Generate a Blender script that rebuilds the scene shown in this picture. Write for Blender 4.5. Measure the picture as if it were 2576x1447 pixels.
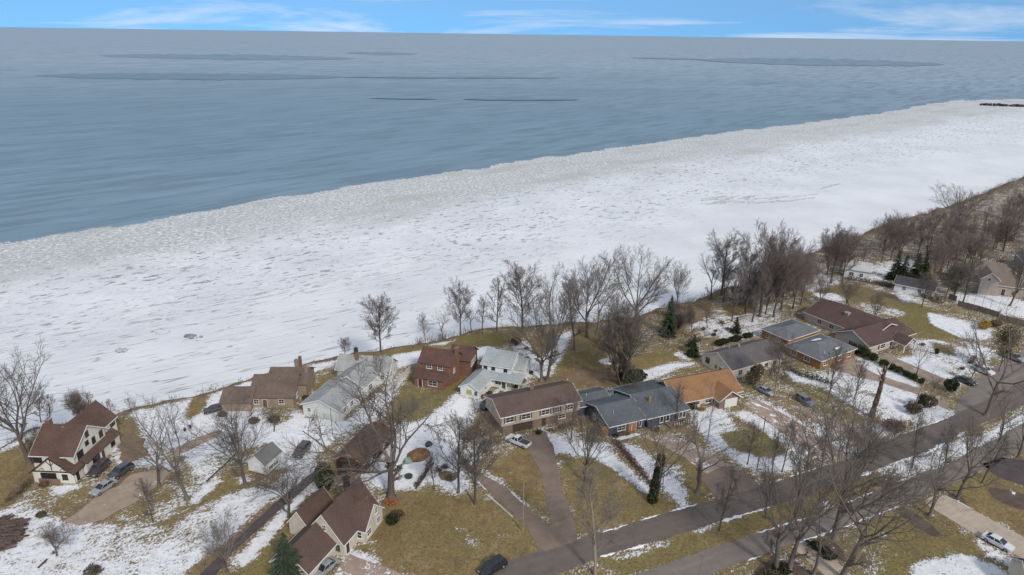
import bpy, bmesh, math, random
import numpy as np
from mathutils import Vector, Matrix, noise as mnoise
for o in list(bpy.data.objects): bpy.data.objects.remove(o, do_unlink=True)
R = math.radians
SC = bpy.context.scene
COL = SC.collection

# ------------------------------------------------------------ camera
CF, CH = 1717.0, 80.0                       # focal length in units of a 2576 px wide picture, height over the street
ROLL = R(0.8); PITCH = math.atan(638 / CF * math.cos(ROLL))
cam_d = bpy.data.cameras.new('camera'); cam = bpy.data.objects.new('camera', cam_d); COL.objects.link(cam)
cam_d.sensor_width = 36; cam_d.lens = 36 * CF / 2576; cam_d.clip_start = 1; cam_d.clip_end = 400000
cam.location = (0, 0, CH)
cam.rotation_euler = (Matrix.Rotation(R(90) - PITCH, 4, 'X') @ Matrix.Rotation(ROLL, 4, 'Z')).to_euler()
SC.camera = cam

# ------------------------------------------------------------ sky, sun, exposure
SUN_EL, SUN_AZ = R(38), R(-62)              # azimuth counted from +X
w = bpy.data.worlds.new('World'); SC.world = w; w.use_nodes = True
nt = w.node_tree; nt.nodes.clear()
def wn(t, **k):
    n = nt.nodes.new(t)
    for a, b in k.items(): setattr(n, a, b)
    return n
wo = wn('ShaderNodeOutputWorld'); bg = wn('ShaderNodeBackground'); bg.inputs[1].default_value = 0.115
sky = wn('ShaderNodeTexSky', sky_type='NISHITA', sun_disc=False, sun_elevation=SUN_EL, altitude=100, air_density=1.0, dust_density=0.1, ozone_density=1.0)
sky.sun_rotation = R(90) - SUN_AZ
tc = wn('ShaderNodeTexCoord')
sep = wn('ShaderNodeSeparateXYZ'); nt.links.new(tc.outputs['Generated'], sep.inputs[0])
def wm(op, a, b=None):
    n = wn('ShaderNodeMath', operation=op)
    for i, v in enumerate((a, b)):
        if v is None: continue
        if isinstance(v, (int, float)): n.inputs[i].default_value = v
        else: nt.links.new(v, n.inputs[i])
    return n.outputs[0]
zc = wm('MAXIMUM', sep.outputs[2], 0.0)
lift = wn('ShaderNodeCombineXYZ'); nt.links.new(sep.outputs[0], lift.inputs[0]); nt.links.new(sep.outputs[1], lift.inputs[1])
nt.links.new(wm('ADD', wm('MULTIPLY', zc, 1.0), 0.27), lift.inputs[2])
vnm = wn('ShaderNodeVectorMath', operation='NORMALIZE'); nt.links.new(lift.outputs[0], vnm.inputs[0]); nt.links.new(vnm.outputs[0], sky.inputs[0])
den = wm('ADD', zc, 0.09)
cp = wn('ShaderNodeCombineXYZ'); nt.links.new(wm('DIVIDE', sep.outputs[0], den), cp.inputs[0]); nt.links.new(wm('DIVIDE', sep.outputs[1], den), cp.inputs[1])
cn = wn('ShaderNodeTexNoise'); cn.inputs['Scale'].default_value = 0.30; cn.inputs['Detail'].default_value = 6; cn.inputs['Roughness'].default_value = 0.6; cn.inputs['Distortion'].default_value = 0.6
nt.links.new(cp.outputs[0], cn.inputs['Vector'])
cr = wn('ShaderNodeValToRGB'); nt.links.new(cn.outputs[0], cr.inputs[0])
cr.color_ramp.elements[0].position = 0.49; cr.color_ramp.elements[0].color = (0, 0, 0, 1)
cr.color_ramp.elements[1].position = 0.72; cr.color_ramp.elements[1].color = (0.75, 0.75, 0.75, 1)
cov = wm('MAXIMUM', cr.outputs[0], wm('MULTIPLY', wm('SUBTRACT', 1.0, wm('MULTIPLY', zc, 1.0)), 0.03))
# thin high cloud thickens overhead: the photograph's light is soft and nearly neutral
cov = wm('MINIMUM', wm('ADD', cov, wm('MINIMUM', wm('MULTIPLY', zc, 1.1), 0.55)), 0.9)
mx = wn('ShaderNodeMixRGB'); nt.links.new(cov, mx.inputs[0]); hue = wn('ShaderNodeMixRGB', blend_type='MULTIPLY'); hue.inputs[0].default_value = 1.0; nt.links.new(sky.outputs[0], hue.inputs[1]); hue.inputs[2].default_value = (0.74, 1.26, 1.50, 1); nt.links.new(hue.outputs[0], mx.inputs[1]); mx.inputs[2].default_value = (7.6, 7.8, 8.2, 1)
nt.links.new(mx.outputs[0], bg.inputs[0]); nt.links.new(bg.outputs[0], wo.inputs[0])
sun_d = bpy.data.lights.new('sun', 'SUN'); sun = bpy.data.objects.new('sun', sun_d); COL.objects.link(sun)
sun_d.energy = 2.7; sun_d.angle = R(8); sun_d.color = (1, 0.93, 0.83)
sv = Vector((math.cos(SUN_EL) * math.cos(SUN_AZ), math.cos(SUN_EL) * math.sin(SUN_AZ), math.sin(SUN_EL)))
sun.rotation_euler = sv.to_track_quat('Z', 'Y').to_euler()
SC.view_settings.view_transform = 'Standard'; SC.view_settings.look = 'None'
SC.view_settings.exposure = 0.0; SC.view_settings.gamma = 1.0
SC.render.engine = 'CYCLES'

# ------------------------------------------------------------ photograph pixel <-> place
def gp(u, v, z=0.0):
    x = (u - 1288) / CF; y = (723.5 - v) / CF
    a = x * math.cos(ROLL) - y * math.sin(ROLL); b = x * math.sin(ROLL) + y * math.cos(ROLL)
    d = (a, math.cos(PITCH) + b * math.sin(PITCH), -math.sin(PITCH) + b * math.cos(PITCH))
    t = (z - CH) / d[2]
    return Vector((d[0] * t, d[1] * t, z))
def to_px(X, Y, Z):
    q = Z - CH
    c = Y * math.cos(PITCH) - q * math.sin(PITCH)
    b = (Y * math.sin(PITCH) + q * math.cos(PITCH)) / c; a = X / c
    return 1288 + CF * (a * math.cos(ROLL) + b * math.sin(ROLL)), 723.5 - CF * (-a * math.sin(ROLL) + b * math.cos(ROLL))
def height_of(base, topv):
    lo, hi = 0.0, 60.0
    for _ in range(30):
        m = (lo + hi) / 2
        if to_px(base[0], base[1], m)[1] > topv: lo = m
        else: hi = m
    return lo

# ------------------------------------------------------------ materials
class NB:
    def __init__(s, name):
        s.m = bpy.data.materials.new(name); s.m.use_nodes = True; s.t = s.m.node_tree
        s.t.nodes.clear(); s.out = s.n('ShaderNodeOutputMaterial'); s.b = s.n('ShaderNodeBsdfPrincipled')
        s.t.links.new(s.b.outputs[0], s.out.inputs[0])
    def n(s, t, **k):
        q = s.t.nodes.new(t)
        for a, b in k.items(): setattr(q, a, b)
        return q
    def put(s, sock, v):
        if v is None: return
        if isinstance(v, bpy.types.NodeSocket): s.t.links.new(v, sock)
        elif isinstance(v, tuple) and len(v) == 3 and sock.type == 'RGBA': sock.default_value = (*v, 1)
        else: sock.default_value = v
    def pos(s, scale=(1, 1, 1), rot=0.0, obj=False):
        c = s.n('ShaderNodeTexCoord') if obj else s.n('ShaderNodeNewGeometry')
        m = s.n('ShaderNodeMapping'); s.t.links.new(c.outputs['Object'] if obj else c.outputs['Position'], m.inputs[0])
        m.inputs['Scale'].default_value = scale
        if rot:
            r = s.n('ShaderNodeVectorRotate', rotation_type='Z_AXIS'); r.inputs['Angle'].default_value = rot
            s.t.links.new(c.outputs['Object'] if obj else c.outputs['Position'], r.inputs[0]); s.t.links.new(r.outputs[0], m.inputs[0])
        return m.outputs[0]
    def noise(s, vec, scale, detail=4, rough=0.55, dist=0.0):
        q = s.n('ShaderNodeTexNoise'); s.put(q.inputs['Vector'], vec); q.inputs['Scale'].default_value = scale
        q.inputs['Detail'].default_value = detail; q.inputs['Roughness'].default_value = rough; q.inputs['Distortion'].default_value = dist
        return q.outputs[0]
    def voro(s, vec, scale, feature='F1', out=0):
        q = s.n('ShaderNodeTexVoronoi', feature=feature); s.put(q.inputs['Vector'], vec); q.inputs['Scale'].default_value = scale
        return q.outputs[out]
    def ma(s, op, a, b=None, c=None, clamp=False):
        q = s.n('ShaderNodeMath', operation=op); q.use_clamp = clamp
        for i, v in enumerate((a, b, c)): s.put(q.inputs[i], v) if v is not None else None
        return q.outputs[0]
    def step(s, v, a, b):
        q = s.n('ShaderNodeMapRange', interpolation_type='SMOOTHSTEP'); s.put(q.inputs[0], v)
        q.inputs[1].default_value = a; q.inputs[2].default_value = b
        return q.outputs[0]
    def mix(s, f, a, b):
        q = s.n('ShaderNodeMixRGB'); s.put(q.inputs[0], f); s.put(q.inputs[1], a); s.put(q.inputs[2], b)
        return q.outputs[0]
    def attr(s, name):
        q = s.n('ShaderNodeAttribute', attribute_name=name); p = s.n('ShaderNodeSeparateColor'); s.t.links.new(q.outputs['Color'], p.inputs[0])
        return p.outputs
    def bump(s, h, strength=0.3, dist=0.1):
        q = s.n('ShaderNodeBump'); s.put(q.inputs['Height'], h); q.inputs['Strength'].default_value = strength; q.inputs['Distance'].default_value = dist
        s.t.links.new(q.outputs[0], s.b.inputs['Normal'])
    def fin(s, col, rough=0.9, spec=0.2, metal=0.0):
        s.put(s.b.inputs['Base Color'], col); s.put(s.b.inputs['Roughness'], rough); s.b.inputs['Specular IOR Level'].default_value = spec
        s.b.inputs['Metallic'].default_value = metal
        return s.m
MT = {}
def mottled(name, c, var=0.25, scale=1.5, rough=0.9, spec=0.2, obj=True, stretch=(1, 1, 1), c2=None, bump=0.0, metal=0.0):
    if name in MT: return MT[name]
    b = NB(name); p = b.pos(stretch, obj=obj)
    f = b.noise(p, scale, 5, 0.65)
    lo = c2 if c2 else tuple(x * (1 - var) for x in c); hi = tuple(min(1, x * (1 + var)) for x in c)
    f2 = b.step(f, 0.3, 0.7)
    if bump: b.bump(b.noise(p, scale * 4, 3), bump, 0.05)
    MT[name] = b.fin(b.mix(f2, lo, hi), rough, spec, metal)
    return MT[name]
def roofmat(name, c, c2=None):
    """asphalt shingles: courses, tab-to-tab variation, weather streaks"""
    if name in MT: return MT[name]
    b = NB(name); p = b.pos()
    big = b.step(b.noise(b.pos((1, 1, 0.5)), 0.35, 4), 0.3, 0.72)
    tab = b.step(b.voro(p, 2.6, 'F1', 1), 0.0, 1.0) if False else b.noise(b.pos((1, 1, 2.5)), 2.4, 2, 0.7)
    sepz = b.n('ShaderNodeSeparateXYZ'); b.t.links.new(b.pos(), sepz.inputs[0])
    wob = b.ma('ADD', b.ma('MULTIPLY', sepz.outputs[2], 9.0), b.ma('MULTIPLY', b.noise(p, 1.2, 2), 1.2))
    course = b.ma('FRACT', wob)
    cc = c2 if c2 else tuple(x * 0.72 for x in c)
    col = b.mix(big, cc, c)
    col = b.mix(b.ma('MULTIPLY', b.step(tab, 0.35, 0.75), 0.45), col, tuple(min(1, x * 1.45) for x in c))
    col = b.mix(b.ma('MULTIPLY', b.step(course, 0.75, 1.0), 0.30), col, tuple(x * 0.4 for x in c))
    b.bump(course, 0.4, 0.03)
    MT[name] = b.fin(col, 0.92, 0.15)
    return MT[name]
def siding(name, c, pitch=5.0):
    """lap siding: level shadow lines and faint dirt"""
    if name in MT: return MT[name]
    b = NB(name); sepz = b.n('ShaderNodeSeparateXYZ'); b.t.links.new(b.pos(), sepz.inputs[0])
    fr = b.ma('FRACT', b.ma('MULTIPLY', sepz.outputs[2], pitch))
    n = b.noise(b.pos((1, 1, 0.3)), 0.9, 5, 0.6)
    col = b.mix(b.step(n, 0.35, 0.75), tuple(x * 0.86 for x in c), c)
    b.bump(fr, 0.5, 0.03)
    MT[name] = b.fin(col, 0.7, 0.3)
    return MT[name]
def brick(name, c, mortar=(0.35, 0.31, 0.27)):
    if name in MT: return MT[name]
    b = NB(name); n = b.n('ShaderNodeTexBrick'); b.put(n.inputs['Vector'], b.pos((1, 1, 1), obj=False))
    sx = b.n('ShaderNodeSeparateXYZ'); b.t.links.new(b.pos(), sx.inputs[0])
    cx = b.n('ShaderNodeCombineXYZ'); b.put(cx.inputs[0], b.ma('ADD', sx.outputs[0], sx.outputs[1])); b.put(cx.inputs[1], sx.outputs[2]); b.put(n.inputs['Vector'], cx.outputs[0])
    n.inputs['Scale'].default_value = 1.0; n.inputs['Brick Width'].default_value = 0.24; n.inputs['Row Height'].default_value = 0.08; n.inputs['Mortar Size'].default_value = 0.008
    n.inputs['Color1'].default_value = (*c, 1); n.inputs['Color2'].default_value = (*[x * 0.68 for x in c], 1); n.inputs['Mortar'].default_value = (*mortar, 1)
    big = b.noise(b.pos(), 0.7, 4)
    col = b.mix(b.ma('MULTIPLY', b.step(big, 0.4, 0.7), 0.4), n.outputs[0], tuple(x * 0.6 for x in c))
    MT[name] = b.fin(col, 0.9, 0.2)
    return MT[name]
def flat(name, c, rough=0.6, spec=0.3, metal=0.0, coat=0.0):
    if name in MT: return MT[name]
    b = NB(name); MT[name] = b.fin(b.mix(b.noise(b.pos(obj=True), 3, 3), tuple(x * 0.88 for x in c), c), rough, spec, metal)
    if coat: b.b.inputs['Coat Weight'].default_value = coat; b.b.inputs['Coat Roughness'].default_value = 0.08
    return MT[name]
TRIM = flat('white_trim', (0.74, 0.72, 0.68)); GLASS = flat('window_glass', (0.022, 0.026, 0.032), 0.12, 0.6)
RUBBER = flat('tyre_rubber', (0.02, 0.02, 0.021), 0.85, 0.2); STEEL = flat('wheel_metal', (0.35, 0.36, 0.37), 0.35, 0.5, 0.6)
BARK = mottled('bark', (0.118, 0.094, 0.078), 0.4, 1.2, 0.95, 0.1, stretch=(2, 2, .5))
BARKG = mottled('bark_grey', (0.155, 0.132, 0.110), 0.35, 1.2, 0.95, 0.1, stretch=(2, 2, .5))
BARKT = mottled('bark_tan', (0.30, 0.25, 0.19), 0.3, 1.2, 0.95, 0.1, stretch=(2, 2, .5))
TWIG = mottled('twigs', (0.168, 0.142, 0.122), 0.3, 0.5, 0.95, 0.1)
TWIGR = mottled('twigs_reddish', (0.205, 0.165, 0.145), 0.3, 0.5, 0.95, 0.1)
TWIGG = mottled('twigs_greyish', (0.235, 0.195, 0.165), 0.3, 0.5, 0.95, 0.1)

# ------------------------------------------------------------ mesh helpers
class MB:
    def __init__(s): s.v = []; s.f = []
    def quadloop(s, rings, cap=True):
        n = len(rings[0]); i0 = len(s.v)
        for r in rings: s.v += [tuple(p) for p in r]
        for k in range(len(rings) - 1):
            for j in range(n):
                a = i0 + k * n + j; b = i0 + k * n + (j + 1) % n
                s.f.append((a, b, b + n, a + n))
        if cap:
            s.f.append(tuple(i0 + j for j in range(n))[::-1]); s.f.append(tuple(i0 + (len(rings) - 1) * n + j for j in range(n)))
    def prism(s, a, b):        # two matching polygons
        s.quadloop([a, b])
    def box(s, x0, x1, y0, y1, z0, z1, M=None):
        a = [(x0, y0, z0), (x1, y0, z0), (x1, y1, z0), (x0, y1, z0)]; b = [(p[0], p[1], z1) for p in a]
        if M is not None: a = [M @ Vector(p) for p in a]; b = [M @ Vector(p) for p in b]
        s.prism(a, b)
    def tube(s, pts, rads, n=4, cap=False):
        rings = []; pts = [Vector(p) for p in pts]
        for i, p in enumerate(pts):
            d = (pts[min(i + 1, len(pts) - 1)] - pts[max(i - 1, 0)])
            if d.length < 1e-6: d = Vector((0, 0, 1))
            d.normalize(); a = d.orthogonal().normalized()
            if i == 0: ref = a
            else:
                a = (ref - d * ref.dot(d)); a = a.normalized() if a.length > 1e-4 else d.orthogonal().normalized(); ref = a
            b = d.cross(a)
            rings.append([p + (a * math.cos(2 * math.pi * k / n) + b * math.sin(2 * math.pi * k / n)) * rads[i] for k in range(n)])
        s.quadloop(rings, cap)
    def mesh(s, name):
        me = bpy.data.meshes.new(name); me.from_pydata([tuple(p) for p in s.v], [], s.f); me.update()
        return me
    def build(s, name, mat, parent=None, smooth=False):
        me = s.mesh(name); bm = bmesh.new(); bm.from_mesh(me); bmesh.ops.recalc_face_normals(bm, faces=bm.faces); bm.to_mesh(me); bm.free()
        if smooth: me.polygons.foreach_set('use_smooth', [True] * len(me.polygons))
        return link(name, me, mat, parent)
def link(name, me, mat=None, parent=None):
    o = bpy.data.objects.new(name, me); COL.objects.link(o)
    if mat is not None and me is not None and not me.materials: me.materials.append(mat)
    if parent is not None: o.parent = parent
    return o
def tag(o, label=None, cat=None, group=None, kind=None):
    if label: o['label'] = label
    if cat: o['category'] = cat
    if group: o['group'] = group
    if kind: o['kind'] = kind
    return o
def empty(name, loc, label, cat, group=None, rz=0.0):
    o = bpy.data.objects.new(name, None); COL.objects.link(o); o.location = loc; o.rotation_euler = (0, 0, rz); o.empty_display_size = 0.5
    return tag(o, label, cat, group)

# value noise on numpy arrays
def vnoise(x, y, seed=0):
    xi = np.floor(x).astype(np.int64); yi = np.floor(y).astype(np.int64); xf = x - xi; yf = y - yi
    def h(a, b):
        n = (a * 374761393 + b * 668265263 + seed * 974711) & 0x7fffffff
        n = ((n ^ (n >> 13)) * 1274126177) & 0x7fffffff
        return ((n ^ (n >> 16)) & 0xffff) / 65535.0
    u = xf * xf * (3 - 2 * xf); v = yf * yf * (3 - 2 * yf)
    return (h(xi, yi) * (1 - u) + h(xi + 1, yi) * u) * (1 - v) + (h(xi, yi + 1) * (1 - u) + h(xi + 1, yi + 1) * u) * v
def fbm(x, y, oct=4, seed=0):
    s = 0; a = 0.5; t = 0
    for k in range(oct):
        s = s + a * vnoise(x * 2 ** k, y * 2 ** k, seed + k); t += a; a *= 0.55
    return s / t
def inpoly(px, py, poly):
    r = np.zeros(px.shape, bool); n = len(poly)
    for i in range(n):
        x0, y0 = poly[i]; x1, y1 = poly[(i + 1) % n]
        if y0 == y1: continue
        c = ((y0 > py) != (y1 > py)) & (px < (x1 - x0) * (py - y0) / (y1 - y0) + x0)
        r ^= c
    return r
def sdist(X, Y, line):
    best = np.full(X.shape, 1e18); sg = np.ones(X.shape)
    for (x0, y0), (x1, y1) in zip(line[:-1], line[1:]):
        dx, dy = x1 - x0, y1 - y0; L = dx * dx + dy * dy
        t = np.clip(((X - x0) * dx + (Y - y0) * dy) / L, 0, 1)
        ex = X - x0 - t * dx; ey = Y - y0 - t * dy; d = ex * ex + ey * ey
        cr = dx * (Y - y0) - dy * (X - x0)
        m = d < best; best = np.where(m, d, best); sg = np.where(m, np.where(cr > 0, -1.0, 1.0), sg)
    return np.sqrt(best) * sg            # positive on the landward (right-hand) side

# ------------------------------------------------------------ setting: land, ice, lake
LAKE = -9.0
edge = [gp(*p) for p in [(0, 1140), (80, 1085), (290, 1045), (421, 1011), (537, 982), (633, 954), (750, 925), (852, 902), (903, 893), (1005, 874), (1066, 864), (1115, 853), (1189, 833), (1321, 825), (1480, 811), (1597, 798), (1700, 765), (1744, 759), (1820, 730), (1913, 700)]]
EDGE = [(-900, -330), (-260, 30), (-150, 92)] + [(p.x, p.y) for p in edge]
for u, v in [(2022, 652), (2143, 609), (2207, 584), (2271, 566), (2334, 546), (2436, 507), (2487, 484), (2576, 454)]:
    p = gp(u, v, LAKE); EDGE.append((p.x + 7.5, p.y - 9.0))
EDGE += [(480, 540), (760, 700), (1300, 900), (2500, 1100)]
xs = np.concatenate([np.arange(-900, -150, 25), np.arange(-150, 130, 0.7), np.arange(130, 360, 1.4), np.arange(360, 2000, 40)])
ys = np.concatenate([np.arange(-600, 60, 30), np.arange(60, 200, 0.7), np.arange(200, 480, 1.4), np.arange(480, 1200, 40)])
X, Y = np.meshgrid(xs, ys, indexing='ij')
D = sdist(X, Y, EDGE)
Dn = D + (fbm(X * 0.12, Y * 0.12, 3, 5) - 0.5) * 5
sm = np.clip(-Dn / 11.0, 0, 1); sm = sm * sm * (3 - 2 * sm)
Zl = -11.5 * sm + np.where(Dn > 0, (fbm(X * 0.06, Y * 0.06, 3, 2) - 0.5) * 0.0, (fbm(X * 0.5, Y * 0.5, 3, 3) - 0.5) * 1.2 * np.clip(-Dn / 3, 0, 1))
U, V = to_px(X, Y, 0.0)
front = (Y > 30)
COV = np.zeros(X.shape + (4,)); COV[..., 0] = 0.36; COV[..., 1] = 0.25; COV[..., 3] = 1
far = (V < 760) & front; COV[far, 0] = 0.40; COV[far, 2] = 0.45
COV[~front, 0] = 0.4
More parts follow.
